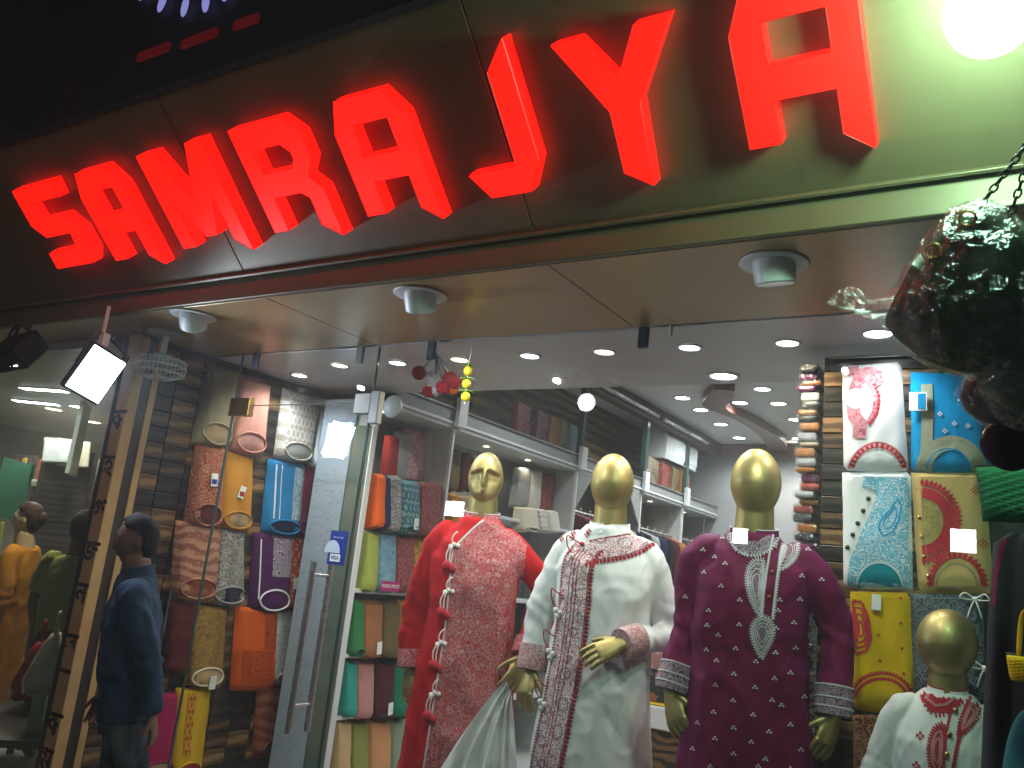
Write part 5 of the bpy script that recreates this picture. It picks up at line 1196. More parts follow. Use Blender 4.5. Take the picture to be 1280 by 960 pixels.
# ================================================================== bags hanging at the street edge of the window
def lumpy(mb, seed, amp, f): 
    mb.v = [tuple(Vector(v)+norm(v)*amp*noise.noise(Vector(v)*f+Vector((seed,seed*.7,0)))) for v in mb.v]; return mb
cloth('bag_dark',(.030,.042,.020)); cloth('bag_red',(.20,.02,.02)); cloth('bag_purple',(.035,.008,.022)); cloth('bag_green',(.03,.17,.075)); cloth('garment_dark',(.022,.020,.026)); cloth('pink_trim',(.14,.008,.035))
def hung_bag(label, px, py, Y, r, mat, group, seed, chain_to=None, tip=None, film=True):
    c = onY(px,py,Y); t = thing('hanging_bag',label,'bag',c,0,group)
    mb = MB(); mb.ell((0,0,0),(r[0],r[1],r[2]),40,28)
    mb.v = [tuple(Vector((x*(1-.30*max(0,z/r[2])),y,z))) for x,y,z in mb.v]; lumpy(mb,seed,.016,7).build('body',mat,t,smooth=True)
    sm = MB().tube([(r[0]*.80*cos(a),-r[1]*.75*abs(sin(a))**.5,r[2]*.62*sin(a)) for a in [pi*j/20 for j in range(21)]],.004,6); sm.build('zip','gold_metal',t,smooth=True)
    if film:
        fm = MB(); fm.ell((0,0,0),(r[0]*1.16,r[1]*1.28,r[2]*1.14),72,48); fm.v = [tuple(Vector((x*(1-.30*max(0,z/r[2])),y,z))) for x,y,z in fm.v]; lumpy(fm,seed+3,.026,9)
        if tip:
            q_ = [Vector(p) for p in tip]; fm.tube(bez(q_,5),interp([r[2]*.30,r[2]*.18,.035,.028],len(bez(q_,5))),18); 
        fm.v = [tuple(Vector(v)*(1+.035*noise.noise(Vector(v)*40))) for v in fm.v]; fm.build('plastic_wrap','film',t,smooth=True)
    if chain_to:
        e_ = onY(*chain_to)-c; s_ = Vector((r[0]*.1,0,r[2]*.95)); nl = int((e_-s_).length/.016); 
        ch = MB()
        for k in range(nl):
            p = s_+(e_-s_)*(k/nl); d = norm(e_-s_); a = norm(d.cross(Vector((0,1,0)))) if k%2 else norm(d.cross(Vector((1,0,.3))))
            ch.tube([p+d*.011*cos(w_)+a*.006*sin(w_) for w_ in [2*pi*j/8 for j in range(8)]],.0022,5,closed=True)
        ch.build('chain','dark_metal',t,smooth=True)
    return t
G6 = 'bags hanging at the street edge of the window'
Yb = 1.75
def inflate(mb, outline, depth, k=1.0, seed=0, amp=.012, f=14, crumple=0, nr=14):
    P = [Vector((p.x,0,p.z)) for p in outline]; P = smooth_path(P+[P[0]],7)[:-1]; c = sum(P,Vector())/len(P); n = len(P)
    for s_ in (-1,1):
        vs = []; 
        for i in range(nr+1):
            r = i/nr; 
            for p in P:
                q = c+(p-c)*r*k; q.y = s_*depth*k*max(0,1-r**2.6)**.5; q = q+Vector((0,s_,0))*amp*noise.noise(q*f+Vector((seed,0,0)))+norm(q-c)*crumple*(noise.noise(q*38+Vector((0,seed,0)))+.6*noise.noise(q*85))
                vs.append(q)
        mb.add(vs,[(i*n+j,i*n+(j+1)%n,(i+1)*n+(j+1)%n,(i+1)*n+j) for i in range(nr) for j in range(n)])
    return mb
bc = onY(1196,372,Yb); bg_ = thing('hanging_bag','large dark green bag wrapped in clear plastic, hung on a chain','bag',bc,0,G6)
ol = [onY(x,y,Yb)-bc for x,y in ((1192,268),(1240,262),(1290,300),(1302,390),(1262,462),(1205,468),(1150,448),(1110,415),(1108,392),(1140,330))]
inflate(MB(),ol,.075,.97,3,.016,11).build('body','bag_dark',bg_,smooth=True)
inflate(MB(),ol,.088,1.05,6,.014,18,.008,20).build('plastic_wrap','film',bg_,smooth=True)
tl = MB(); tp = bez([onY(x,y,Yb)-bc for x,y in ((1140,400),(1105,388),(1080,385),(1062,372),(1050,388))],6); tl.tube(tp,interp([.045,.022,.016,.024,.034],len(tp)),22,cap=False,flat=.5); tl.v = [tuple(Vector(v)+Vector((1,.4,1))*.007*noise.noise(Vector(v)*70)) for v in tl.v]; tl.build('wrap_tail','film',bg_,smooth=True)
for a_,b_ in (((1205,300),(1222,285)),((1160,345),(1185,318))):
    pa_,pb_ = onY(*a_,Yb)-bc,onY(*b_,Yb)-bc; MB().tube([((pa_+pb_)/2+Vector((.014*cos(w_),-.076,.014*sin(w_)))) for w_ in [2*pi*j/18 for j in range(18)]],.0028,6,closed=True).build('ring','gold_metal',bg_,smooth=True)
def chain(parent, a, b):
    ch = MB(); nl = int((b-a).length/.015); d = norm(b-a)
    for k in range(nl):
        p = a+(b-a)*(k/nl); s1 = norm(d.cross(Vector((0,1,0)))) if k%2 else norm(d.cross(Vector((1,0,.3))))
        ch.tube([p+d*.0105*cos(w_)+s1*.006*sin(w_) for w_ in [2*pi*j/8 for j in range(8)]],.0022,5,closed=True)
    ch.build('chain','dark_metal',parent,smooth=True)
chain(bg_,onY(1222,262,Yb)-bc,onY(1290,172,Yb)-bc); chain(bg_,onY(1262,272,Yb)-bc,onY(1292,182,Yb)-bc)
hung_bag('dark bag wrapped in plastic beside the large green one, on its own chain',1292,410,Yb+.05,(.11,.08,.17),'bag_dark',G6,5,(1300,180,Yb+.05))
hung_bag('small purple bag hanging under the plastic wrapped bags',1262,552,Yb+.15,(.055,.04,.06),'bag_purple',G6,7,None,None,False)
hung_bag('dark bag in crinkled plastic just below the large green one',1252,492,Yb+.12,(.07,.05,.065),'bag_purple',G6,9,None)
# quilted pouches
def quilted(label,px,py,Y,w,h,mat,rot):
    c = onY(px,py,Y); t = thing('quilted_bag',label,'bag',c,rot,G6)
    mb = MB(); nu,nv = 28,24; fr=[];bk=[]
    for i in range(nv+1):
        for j in range(nu+1):
            u,v = j/nu*2-1,i/nv*2-1; ww = w*(1-.18*(v+1)/2); d = .045*max(0,(1-u**4)*(1-v**4))**.5*(.75+.25*abs(sin((v*4.2+u*1.6)*pi/1.0)))
            fr.append((u*ww,-d,-v*h)); bk.append((u*ww,d,-v*h))
    k=(nu+1)*(nv+1)
    fs=[(i*(nu+1)+j,i*(nu+1)+j+1,(i+1)*(nu+1)+j+1,(i+1)*(nu+1)+j) for i in range(nv) for j in range(nu)]
    mb.add(fr,fs); mb.add(bk,fs).build('body',mat,t,smooth=True)
    MB().tube([(-w,0,h),(w,0,h)],.005,6).build('zip','dark_metal',t); MB().tube(bez([(-w*.5,0,h),(-w*.3,0,h+.10),(w*.3,0,h+.10),(w*.5,0,h)],4),.006,6).build('handle',mat,t,smooth=True)
quilted('green quilted pouch hanging beside the sand coloured kurta',1268,618,2.4,.085,.068,'bag_green',-.15)
quilted('yellow quilted pouch hanging beside the child mannequin',1290,838,2.5,.055,.030,'amber',-.2)
gpos = onY(1290,668,2.75); hg = thing('hanging_garment','dark garment with a pink strip hanging at the street edge','garment',gpos,-.1)
mb = MB(); R=[]
for z_,w,d in ((0,.05,.03),(-.03,.09,.05),(-.25,.105,.055),(-.5,.12,.06),(-.9,.14,.06),(-1.3,.15,.06)): R.append([Vector((sup(a,w,d)[0]*(1+.05*sin(6*a)),sup(a,w,d)[1]*(1+.3*sin(7*a)),z_)) for a in [2*pi*j/36 for j in range(36)]])
mb.rings(R).build('cloth','garment_dark',hg,smooth=True)
D = Drape(hg.children[0].data,.003); mb = MB(); D.ribbon(mb,[(-.06,-.02),(-.085,-.12),(-.090,-.20)],.014,3); mb.build('pink_strip','pink_trim',hg,smooth=True)
tc = onY(1290,905,2.6); mb = MB(); mb.ell((0,0,-.2),(.07,.05,.24),20,14); tb_ = mb.build('hanging_scarf','teal',smooth=True); tb_.location = tc; tag(tb_,'teal scarf bundle at the foot of the dark garment','scarf')
# ================================================================== the lamp by the sign
lp = FO+FU*-.10+FV*.40+FN*.30; lp = None
d_ = ray(1238,14); o_ = FO+FN*.27; lp = CAMP+d_*((o_-CAMP).dot(FN)/d_.dot(FN))
bl = thing('street_bulb','bright greenish white lamp hanging before the last letter of the sign','lamp',lp)
mb = MB(); mb.ell((0,0,0),(.09,.09,.095),40,28); mb.build('globe','bulb_green',bl,smooth=True)
MB().lathe([(.03,.081),(.034,.09),(.034,.13),(.018,.145),(.0,.146)],n=20).build('cap','white_paint',bl,smooth='auto'); MB().tube([(0,0,.14),(0,.01,.6),(.02,.05,1.4)],.005,6).build('cable','black_metal',bl)
# ================================================================== the street edge by the neighbour's shop
pst = thing('lettered_post','slim tan wooden post painted with a column of dark letters','post',(-4.09,2.62,.0))
MB().box((-.095,-.0,.0),(.0,.062,2.64)).build('shaft','wood_post',pst,bevel=.003)
M('letter_ink',(.025,.012,.008),.6)
gl_ = ['\u0995','\u09b9','\u0997','\u099c','\u09a8','\u09b8','\u09b0','\u0995','\u09ae']
ys = [525,582,638,690,742,806,850,905,950]
for chh,y in zip(gl_,ys):
    z_ = onY(137-(y-560)*.205,y,2.62).z; text_mesh(chh,.155,'painted_letter','letter_ink',pst,Matrix.Translation((-.048,-.0006,z_))@FACE_Y,.0004,bold=.0035)
M('trim_dark',(.03,.02,.016),.5)
ps2 = thing('door_jamb','dark jamb with tan strips between lettered post and tiled wall','jamb',(XW,2.70,0))
MB().box((-.03,-.018,0),(.004,.035,2.64)).build('strip','trim_dark',ps2); MB().box((-.03,.036,0),(.012,.075,2.64)).build('strip','wood_post',ps2,bevel=.002); MB().box((-.03,.0755,0),(.008,.083,2.64)).build('strip','trim_dark',ps2); 
# LED floodlight hung from the canopy
FL = Vector((-3.83,2.27,2.32)); fl = thing('floodlight','blazing white LED floodlight hanging from the canopy edge','floodlight',FL)
fd = norm(Vector((.93,.02,-.30))); fx = norm(Vector((0,0,1)).cross(fd)); fu = fd.cross(fx); ca,sa = cos(radians(-14)),sin(radians(-14)); fx,fu = fx*ca+fu*sa, fu*ca-fx*sa
MB().obox(-fd*.022,fx*.105,fu*.125,fd*.018).build('housing','black_metal',fl,bevel=.006)
MB().obox(-fd*.002,fx*.094,fu*.113,fd*.001).build('lens','flood_white',fl)
fin = MB()
for i in range(9): fin.obox(-fd*.052+fx*(-.08+i*.02),fx*.002,fu*.10,fd*.012)
fin.build('cooling_fin','black_metal',fl)
MB().tube([-fd*.02+fx*.11,-fd*.02+fx*.11+fu*.13+Vector((0,0,.02)),-fd*.02+Vector((0,0,.20)),-fd*.02-fx*.11+fu*.13+Vector((0,0,.02)),-fd*.02-fx*.11],.007,6).build('bracket','dark_metal',fl)
MB().tube([-fd*.02+Vector((0,0,.19)),-fd*.02+Vector((0,0,.335))],.009,8).build('hanger','white_paint',fl)
MB().box((-.015,-.02,.14),(.02,.015,.20)).build('junction','white_paint',fl)
la = lamp_light('AREA','flood_beam',FL+fd*.004,12,(.72,.86,1),fl,FL+fd,size=.18,sizey=.22); la.data.spread = radians(110)
# dark floodlight that is off, further along
F2 = onY(22,440,2.35); f2 = thing('floodlight','dark unlit floodlight hanging by two rods from the canopy','floodlight',F2)
MB().obox((0,0,0),(.14,0,.01),(0,.05,-.04),(0,.05,.075)).build('housing','dark_metal',f2,bevel=.02,seg=3); MB().tube([(-.06,0,.06),(-.055,0,.26)],.010,6).build('hanger','dark_metal',f2); MB().tube([(.06,0,.06),(.065,0,.27)],.010,6).build('hanger','dark_metal',f2)
MB().tube(bez([(.14,0,.05),(.05,-.02,.13),(-.05,-.02,.14),(-.16,0,.05)],4),.007,6).build('bracket','dark_metal',f2,smooth=True)
MB().tube(bez([(-.3,0,.24),(-.05,0,.30),(.15,0,.26),(.5,0,.30)],5),.006,6).build('cable','black_metal',f2)
for dx in (-.07,.01,.07): MB().obox((dx,-.02,-.085),(.014,0,0),(0,.01,0),(0,0,.005)).build('led','lamp_white',f2)
# caged ceiling fan under the canopy
fp_ = Vector((-3.93,2.66,CZ)); fa = thing('cabin_fan','pale grey caged fan mounted under the canopy beside the lettered post','fan',fp_)
MB().lathe([(.0,-.002),(.10,-.002),(.105,-.012),(.03,-.022),(.0,-.024)],n=28).build('ceiling_plate','grey_paint',fa,smooth='auto'); MB().tube([(0,0,-.02),(0,0,-.12)],.016,10).build('rod','white_paint',fa)
MB().lathe([(.0,-.115),(.045,-.118),(.055,-.14),(.05,-.18),(.0,-.185)],n=24).build('motor','grey_paint',fa,smooth='auto')
cg = MB()
for r,z_ in ((.125,-.15),(.13,-.185),(.125,-.22),(.07,-.245),(.04,-.25)): cg.tube([(r*cos(a),r*sin(a),z_) for a in [2*pi*j/36 for j in range(36)]],.0028,5,closed=True)
for j in range(36):
    a = 2*pi*j/36; cg.tube([(r*cos(a),r*sin(a),z_) for r,z_ in ((.05,-.135),(.125,-.15),(.13,-.185),(.125,-.22),(.07,-.245),(.03,-.25))],.0016,4)
cg.build('cage','white_paint',fa,smooth=True)
for j in range(3):
    a = 2*pi*j/3+.4; MB().obox((.06*cos(a),.06*sin(a),-.195),(.045*cos(a),.045*sin(a),0),(-.025*sin(a),.025*cos(a),.012),(0,0,.0015)).build('blade','grey_paint',fa)
# ================================================================== the neighbour's shop behind its own glass
YN = 2.66
struct(MB().box((-9.5,YN+.03,.004),(-4.36,7.2,.12)).build('neighbour_floor','cabinet_white'))
struct(MB().box((-9.5,7.0,.12),(-4.36,7.2,3.2)).build('neighbour_wall_back','grey_paint')); struct(MB().box((-9.7,YN+.03,.0),(-9.5,7.2,3.2)).build('neighbour_wall_side','grey_paint'))
struct(MB().box((-9.5,YN-.02,2.60),(-4.36,7.0,2.645)).build('neighbour_ceiling','ceiling_paint'))
np_ = thing('neighbour_pane','wide glass pane of the neighbouring shop front','glass pane',(-6.8,YN,.12)); MB().box((-2.6,-.005,0),(2.605,.005,2.49)).build('sheet','pane_green',np_)
for x in (-1.6,-.35,.75): MB().box((x-.003,-.007,0),(x+.003,.007,2.49)).build('joint','glass_edge',np_)
for i,(px,py,wm) in enumerate(((67,511,1),(98,508,0),(116,527,1),(37,570,1))):
    q = onZ(px,py,2.60); downlight(max(q.x,-9.2),min(max(q.y,2.95),6.8),2.60,wm,('warm' if wm else 'white')+' round downlight in the neighbouring shop ceiling','downlights in the neighbouring shop',62,.07)
for i,(px,py) in enumerate(((55,487),(45,503))):
    q = onZ(px,py,2.595); lt = thing('ceiling_panel_light','slim bright ceiling panel light in the neighbouring shop','panel light',(max(q.x,-9.0),min(q.y,6.5),2.598),radians(20+i*8),'panel lights in the neighbouring shop')
    MB().box((-.20,-.05,-.006),(.20,.05,0)).build('frame','white_paint',lt); MB().box((-.19,-.04,-.009),(.19,.04,-.0062)).build('diffuser','lamp_white',lt)
    lamp_light('AREA','panel_glow',Vector(lt.location)+Vector((0,0,-.02)),9,(1,.93,.82),lt,Vector(lt.location)+Vector((0,0,-1)),size=.6,sizey=.09)
atn = lambda px,py,zc: CAMP+ray(px,py)*zc
# mannequin in an orange tunic
hp = atn(38,640,6.3); downlight(hp.x+.45,hp.y-.02,2.60,1,'added warm downlight brightening the orange tunic mannequin','downlights in the neighbouring shop',60,.06)  # extra lamp added to make the orange tunic brighter
hp = atn(38,640,6.3); OM = Vector((hp.x,hp.y,hp.z-1.78)); OZ = radians(-52)
cloth('orange_tunic',(.52,.21,.012))
om = thing('mannequin','pale wigged mannequin in a long orange tunic behind the neighbouring glass','mannequin',OM,OZ)
d1 = dict(s=Vector((-.17,.01,1.43)),e=Vector((-.24,.02,1.15)),w=Vector((-.27,-.06,.90)),d=Vector((0,-.15,-1)),pn=Vector((1,0,0)),side=-1); d2 = dict(s=Vector((.17,.01,1.43)),e=Vector((.25,.05,1.15)),w=Vector((.26,-.02,.90)),d=Vector((0,-.1,-1)),pn=Vector((-1,0,0)),side=1)
body(om,'body','skin_pale','human',[d1,d2],hr=(.076,.094,.115),voxel=.007)
me = garment([(z,rx*.92,ry*.98,cy) for z,rx,ry,cy in ADULT],[sleeve(d1),sleeve(d2)],.011,.08,9,.008); finish(me,'tunic','orange_tunic',om); stand(om)
def hair_cap(parent, mat, hc, hr, back=.0, seed=1, bun=False):
    mb = MB(); n_,m_ = 40,28; R=[]
    for i in range(m_+1):
        th = pi*i/m_; zz=-cos(th); rr=max(sin(th),.004)
        R.append([Vector((cos(a)*rr*(hr[0]+.012), sin(a)*rr*(hr[1]+.012)+.010, zz*(hr[2]+.012)+.006)) for a in [2*pi*j/n_ for j in range(n_)]])
    mb.rings(R)
    keep=[]
    for f in mb.f:
        c=sum((Vector(mb.v[k]) for k in f),Vector())/len(f)
        if c.z > .045-c.y*.55+.02*(c.y<-.05) and c.z>-.085-back or (c.y>.045 and c.z>-.10-back): keep.append(f)
    mb.f=keep; mb.m=[0]*len(keep)
    mb.v=[tuple(Vector(hc)+Vector(v)*(1+.05*noise.noise(Vector(v)*26+Vector((seed,0,0)))+.02*noise.noise(Vector(v)*80))) for v in mb.v]
    if bun: mb.ell(Vector(hc)+Vector((0,hr[1]*1.05,.01)),(.05,.045,.055),16,10)
    o = mb.build('hair',mat,parent,smooth=True); q=o.modifiers.new('thickness','SOLIDIFY'); q.thickness=.008; return o
hair_cap(om,'brown_hair',(0,-.012,1.727),(.076,.094,.115),.06,3,True)
# customer in a green shirt
gp = atn(108,640,5.9); GP = Vector((gp.x,gp.y,gp.z-1.72)); 
cloth('green_shirt',(.26,.27,.08)); cloth('dark_trousers',(.02,.02,.024))
gpz = radians(205); gr = thing('person','person in an olive green T-shirt and dark trousers seen through the neighbouring glass','person',(GP.x,GP.y,.12),gpz); ks=(GP.z+1.72-.12)/1.85; gr.scale=(ks,ks,ks)
h1 = dict(s=Vector((-.198,.01,1.43)),e=Vector((-.26,.02,1.14)),w=Vector((-.25,-.08,.90)),d=Vector((.1,-.2,-1)),pn=Vector((1,0,0)),side=-1); h2 = dict(s=Vector((.198,.01,1.43)),e=Vector((.27,.02,1.14)),w=Vector((.26,-.06,.90)),d=Vector((0,-.2,-1)),pn=Vector((-1,0,0)),side=1)
body(gr,'body','skin','human',[h1,h2],hr=(.078,.098,.122),voxel=.007)
me = garment([(.86,.19,.125,0),(1.0,.19,.128,0),(1.15,.185,.125,0),(1.3,.205,.13,0),(1.42,.195,.11,0),(1.47,.15,.095,.004),(1.50,.09,.08,.008)],[[Vector((.13,.01,1.45)),Vector((.198,.01,1.43)),Vector((.235,.015,1.28)),Vector((.25,.02,1.20))],[Vector((-.13,.01,1.45)),Vector((-.198,.01,1.43)),Vector((-.235,.015,1.28)),Vector((-.25,.02,1.20))]],.010,0,12,.006,srad=(.075,.085,.08,.08)); finish(me,'shirt','green_shirt',gr)
def pants(parent, mat, voxel=.010, seed=0, k=1.0, stance=((0,0),(0,0))):
    mb = MB(); loft(mb,[(.78,.175,.125,0),(.90,.18,.13,0),(.97,.172,.125,0),(1.0,.168,.122,0)],32)
    for s_,(dy,dx) in zip((-1,1),stance): mb.tube(bez([(s_*.085,0,.88),(s_*.09+dx*.4,dy*.4,.5),(s_*.09+dx,dy,.06)],6),interp([.105,.095,.075,.065,.062],13),20)
    me = remesh(mb,voxel,4)
    for v in me.vertices: v.co += v.normal*.006*(noise.noise(Vector((v.co.x*14,v.co.y*14,v.co.z*9))+Vector((seed,0,0))))
    me.update(); return finish(me,'trousers',mat,parent)
pants(gr,'dark_trousers'); hair_cap(gr,'hair',(0,-.012,1.727),(.078,.098,.122),.0,5)
# stock of the neighbouring shop
G7 = 'plastic wrapped packets in the neighbouring shop'
for i,(px,py,w_,h_,m_,lab) in enumerate(((75,580,.34,.20,'pk_white','tall clear packet hanging in the neighbouring shop'),(92,585,.30,.22,'pk_beige','beige clear packet hanging in the neighbouring shop'),(60,610,.40,.06,'pk_white','flat white packet topping a pile in the neighbouring shop'),(62,622,.42,.06,'pk_beige','flat beige packet in a pile in the neighbouring shop'),(85,622,.42,.08,'pk_white','flat glossy packet beside the pile in the neighbouring shop'),(80,632,.46,.06,'pk_beige','flat packet near the bottom of the neighbouring pile'),(72,640,.44,.05,'pk_white','lowest white packet of the neighbouring pile'),(30,600,.4,.22,'pk_black','dark packet hanging in the neighbouring shop'))):
    p = atn(px,py,7.4+.1*i); packet(p,radians(-35),w_,h_,.25,m_,lab,G7,None,.1)
sv = thing('wall_shelf','dark shelf unit carrying packets in the neighbouring shop','shelf',atn(80,650,8.2)); sv.rotation_euler=(0,0,radians(-35))
for z_ in (-.02,-.5,-1.0): MB().box((-.9,-.2,z_-.03),(.9,.2,z_)).build('board','tile_dark',sv)
for x in (-.9,.88): MB().box((x,-.2,-1.3),(x+.02,.2,.6)).build('side','tile_dark',sv)
G9 = 'garments packed along the back of the neighbouring shop'
nc = [('maroon_print','maroon printed'),('mustard','mustard'),('teal','teal'),('rust_print','rust brown'),('cream','cream'),('brick_red','brick red'),('olive_dark','dark olive'),('gold_print','gold printed'),('plum_dark','dark plum'),('tan','tan'),('lime','lime'),('grey_cloth','grey')]
for i,(mt,cw) in enumerate(nc):
    r_,c_ = divmod(i,6); p_ = Vector(sv.location)+Matrix.Rotation(radians(-35),3,'Z')@Vector((-.78+c_*.29,-.1,(-.02,-.5)[r_]))
    t = thing('folded_kurta',cw+' cloth folded on the dark shelf of the neighbouring shop','folded cloth',p_,radians(-35),G9); mb = MB()
    for k in range(3): mb.box((-.12+.006*k,-.12,.002+k*.11),(.12-.004*k,.10,.108+k*.11))
    mb.build('cloth',mt,t,bevel=.018,seg=2)
for i,(px,mt,cw) in enumerate(((4,'brown_cloth','brown'),(16,'dark_maroon','dark wine'),(28,'mustard_print','mustard printed'),(50,'rust_print','rust printed'),(112,'peach_brocade','peach brocade'),(124,'olive_beige','olive beige'))):
    hang_cloth('hanging_kurta',cw+' kurta hung high in the neighbouring shop','kurta',((px,572),(px+12,573),(px+6,632),(px-7,631)),lambda x,y:atn(x,y,7.6),radians(-45),mt,G9,.06,(.36,.2),'tile_dark',i*1.3)
M('poster_green',(.02,.08,.05),.4); M('poster_cream',(.6,.52,.36),.5)
po = thing('hanging_poster','green poster with a cream oval hanging in the neighbouring shop','poster',atn(10,630,6.9),radians(-50)); MB().box((-.32,0,-.12),(.30,.012,.35)).build('sheet','poster_green',po); MB().prism(circ(.02,.10,.15,24,.07),(0,-.003,0),(1,0,0),(0,0,1),(0,.002,0)).build('oval','poster_cream',po)
pc = thing('wall_panel','pale grey green panel standing in the neighbouring shop','panel',atn(97,545,7.0),radians(-40)); MB().box((-.16,0,-.32),(.20,.03,.30)).build('sheet','pale_green_paint',pc)
yk_ = hang_cloth('hanging_kurta','lime yellow kurta hanging behind the orange tunic mannequin','kurta',((0,652),(10,654),(6,700),(-8,700)),lambda x,y:atn(x,y,6.7),radians(-45),'lime',None,.05)
# bags and table low in the neighbouring shop
M('carrier_white',(.62,.60,.50),.35,var=.15,vs=10); M('carrier_red',(.42,.015,.015),.3); M('box_mint',(.42,.58,.47),.4)
def carrier(label,px,py,zc,w,h,mat,rz):
    p = atn(px,py,zc); t = thing('carrier_bag',label,'bag',p,rz); mb = MB(); R=[]
    for z_,k,d in ((-h,.92,.10),(-h*.5,1.0,.12),(0,1.0,.09),(h*.6,.9,.05),(h,.75,.02)): R.append([Vector((sup(a,w*k,d,4)[0],sup(a,w*k,d,4)[1],z_+.01*sin(a*5))) for a in [2*pi*j/28 for j in range(28)]])
    mb.rings(R); lumpy(mb,px,.02,14).build('body',mat,t,smooth=True); MB().tube(bez([(-w*.4,0,h),(-w*.25,0,h+.12),(w*.25,0,h+.12),(w*.4,0,h)],4),.010,6).build('handle',mat,t,smooth=True)
carrier('white carrier bag held beside the lettered post',62,830,5.0,.10,.16,'carrier_white',radians(-40)); carrier('red carrier bag beside the white one',44,838,5.4,.09,.17,'carrier_red',radians(-40))
tbp = atn(30,905,5.0); tb = thing('low_table','dark low display table in the neighbouring shop','table',(tbp.x,tbp.y,.12),radians(-40)); th = tbp.z-.12
MB().box((-.9,-.25,th-.04),(.45,.25,th)).build('top','tile_dark',tb,bevel=.004)
for x in (-.85,.38):
    for y in (-.2,.18): MB().box((x,y,0),(x+.04,y+.04,th-.041)).build('leg','tile_dark',tb)
bxp = atn(38,892,4.85); bx_ = thing('gift_box','mint green folded box standing on the low table','box',(bxp.x,bxp.y,bxp.z-.09),radians(-35)); MB().prism([(-.10,0),(.06,0),(.10,.20),(-.07,.20)],(0,0,0),(1,0,0),(0,0,1),(0,.07,0)).build('body','box_mint',bx_,bevel=.004)
# ================================================================== the man in the blue shirt
denim = NT('denim'); wv = denim.noise(700,2); cdn = denim.mix(denim.noise(6,4).outputs[0],(.008,.024,.060),(.014,.040,.095)); cdn = denim.mix(.25,cdn,denim.mix(wv.outputs[0],(.01,.02,.05),(.05,.11,.2))); denim.bump(wv.outputs[0],.2,.004); denim.done(cdn,.85,0,.3)
jn = NT('jeans'); fd_ = jn.ramp(jn.noise(3.2,3).outputs[0],[(.52,(.008,.014,.030)),(.68,(.13,.15,.18))]); jn.bump(jn.noise(500,2).outputs[0],.25,.004); jn.done(fd_,.85,0,.3)
mp_ = onZ(168,640,1.70); MP = Vector((mp_.x,mp_.y,0)); 
mh = onY(168,640,2.36); MPx = Vector((mh.x+.13,mh.y+.17,.14)); mk = (mh.z-.14)/1.853
MZ = radians(-38)
man = thing('person','man in a blue denim shirt and faded jeans walking past the lettered post','person',MPx,MZ); man.scale=(mk,mk,mk); man.rotation_euler=(radians(7),0,MZ)
ma = dict(s=Vector((.195,.015,1.42)),e=Vector((.245,.10,1.13)),w=Vector((.235,.13,.88)),d=Vector((-.05,.16,-1)),pn=Vector((-.3,-.9,-.1)),side=1,curl=.22)
mb_ = dict(s=Vector((-.195,.015,1.42)),e=Vector((-.25,-.02,1.14)),w=Vector((-.24,-.13,.92)),d=Vector((0,-.3,-1)),pn=Vector((1,0,0)),side=-1)
body(man,'body','skin','human',[ma,mb_],hr=(.077,.098,.122),legs=False)
sec = [(.84,.192,.135,.0),(.92,.19,.132,0),(1.05,.188,.130,-.004),(1.18,.195,.134,-.004),(1.30,.205,.134,0),(1.40,.20,.118,.008),(1.455,.172,.10,.014),(1.505,.122,.092,.014),(1.545,.088,.084,.010)]
me = garment(sec,[[Vector((.13,.015,1.45)),Vector((.195,.015,1.42)),ma['e'],ma['w']+Vector((.0,-.01,.03))],[Vector((-.13,.015,1.45)),Vector((-.195,.015,1.42)),mb_['e'],mb_['w']+Vector((0,.01,.03))]],.0085,.02,21,.013,srad=(.072,.084,.074,.066,.054,.050)); sh = finish(me,'shirt','denim',man)
stand_collar(man,'denim',None,cz=1.53,h=.07,r=.084,open_=.35)
pants(man,'jeans',.009,4,1,((-.10,0),(.16,0))); hair_cap(man,'hair',(0,-.012,1.727),(.077,.098,.122),.0,8)
for s_,dy in ((-1,-.10),(1,.16)):
    MB().ell((s_*.095,dy-.05,.045),(.045,.13,.05),16,10).build('shoe','black_cloth',man,smooth=True)
e_ = MB()
for s_ in (-1,1): e_.ell((s_*.030,-.012-.082,1.735),(.012,.010,.007),10,8)
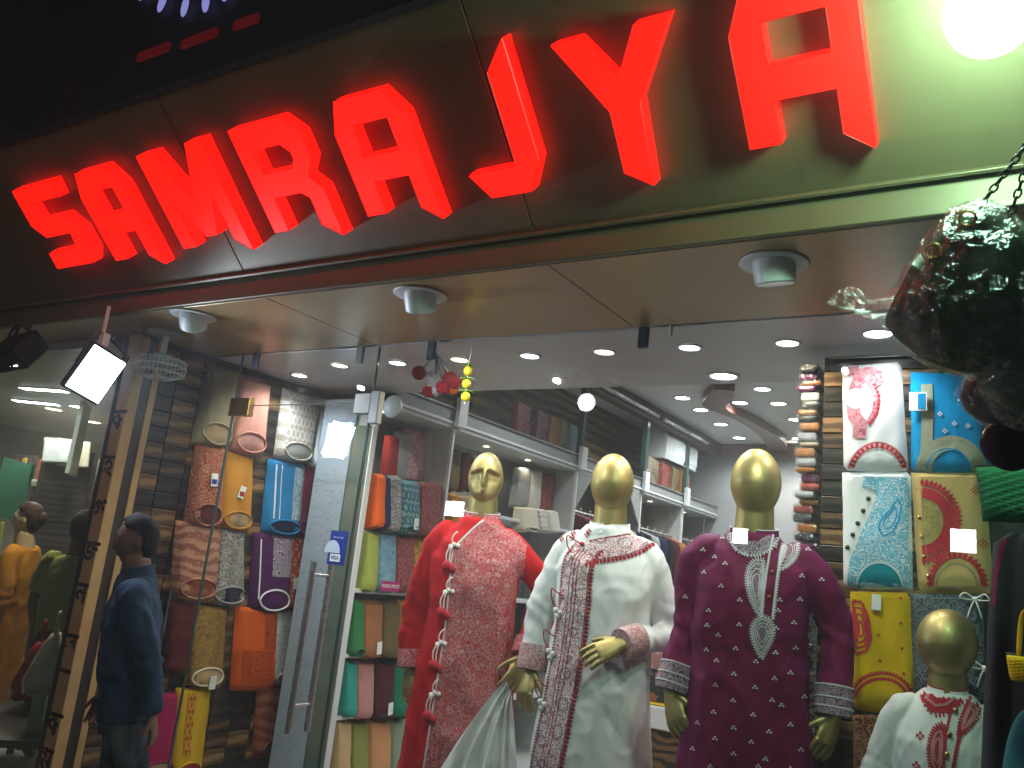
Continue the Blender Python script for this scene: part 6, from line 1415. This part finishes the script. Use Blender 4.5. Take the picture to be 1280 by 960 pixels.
M('eye_white',(.5,.47,.44),.2); eo = e_.build('eyes','eye_white',man,smooth=True); eb = MB()
for s_ in (-1,1): eb.tube(bez([(s_*.012,-.110,1.757),(s_*.032,-.112,1.763),(s_*.052,-.098,1.756)],4),.0045,6)
eb.build('eyebrows','hair',man,smooth=True)
# ================================================================== lamps across the street, seen mirrored in the glass
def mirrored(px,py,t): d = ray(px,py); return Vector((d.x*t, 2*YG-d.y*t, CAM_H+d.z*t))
G8 = 'LED lamps on the far side of the street'
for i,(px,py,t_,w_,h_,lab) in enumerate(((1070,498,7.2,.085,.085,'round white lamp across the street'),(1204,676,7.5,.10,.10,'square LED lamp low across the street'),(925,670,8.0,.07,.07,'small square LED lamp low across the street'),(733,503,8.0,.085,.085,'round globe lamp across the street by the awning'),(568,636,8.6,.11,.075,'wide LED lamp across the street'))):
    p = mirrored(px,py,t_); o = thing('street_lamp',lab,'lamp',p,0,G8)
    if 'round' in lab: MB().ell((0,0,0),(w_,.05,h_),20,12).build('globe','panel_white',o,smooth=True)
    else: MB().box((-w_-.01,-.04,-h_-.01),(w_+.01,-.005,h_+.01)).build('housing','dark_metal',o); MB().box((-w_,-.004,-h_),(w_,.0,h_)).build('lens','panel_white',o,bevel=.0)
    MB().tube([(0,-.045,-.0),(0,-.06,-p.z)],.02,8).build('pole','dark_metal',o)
# ================================================================== haze added to give the lamps a glow like lens flare
hz = NT('glow_haze'); hz.n.remove(hz.b); pv = hz.n.new('ShaderNodeVolumePrincipled'); pv.inputs['Color'].default_value = (.92,.94,1,1); pv.inputs['Density'].default_value = .008; pv.inputs['Anisotropy'].default_value = .35
hz.l.new(pv.outputs[0], hz.out.inputs['Volume'])
hb_ = MB().box((-26,-26,-1.2),(26,26,8.6)).build('haze','glow_haze'); tag(hb_,'thin haze added round the street and shop for lamp glow','haze',None,'stuff')
pv.inputs['Density Attribute'].default_value = ''; pv.inputs['Color Attribute'].default_value = ''; pv.inputs['Temperature Attribute'].default_value = ''
try: hz.mat.cycles.homogeneous_volume = True
except Exception: pass
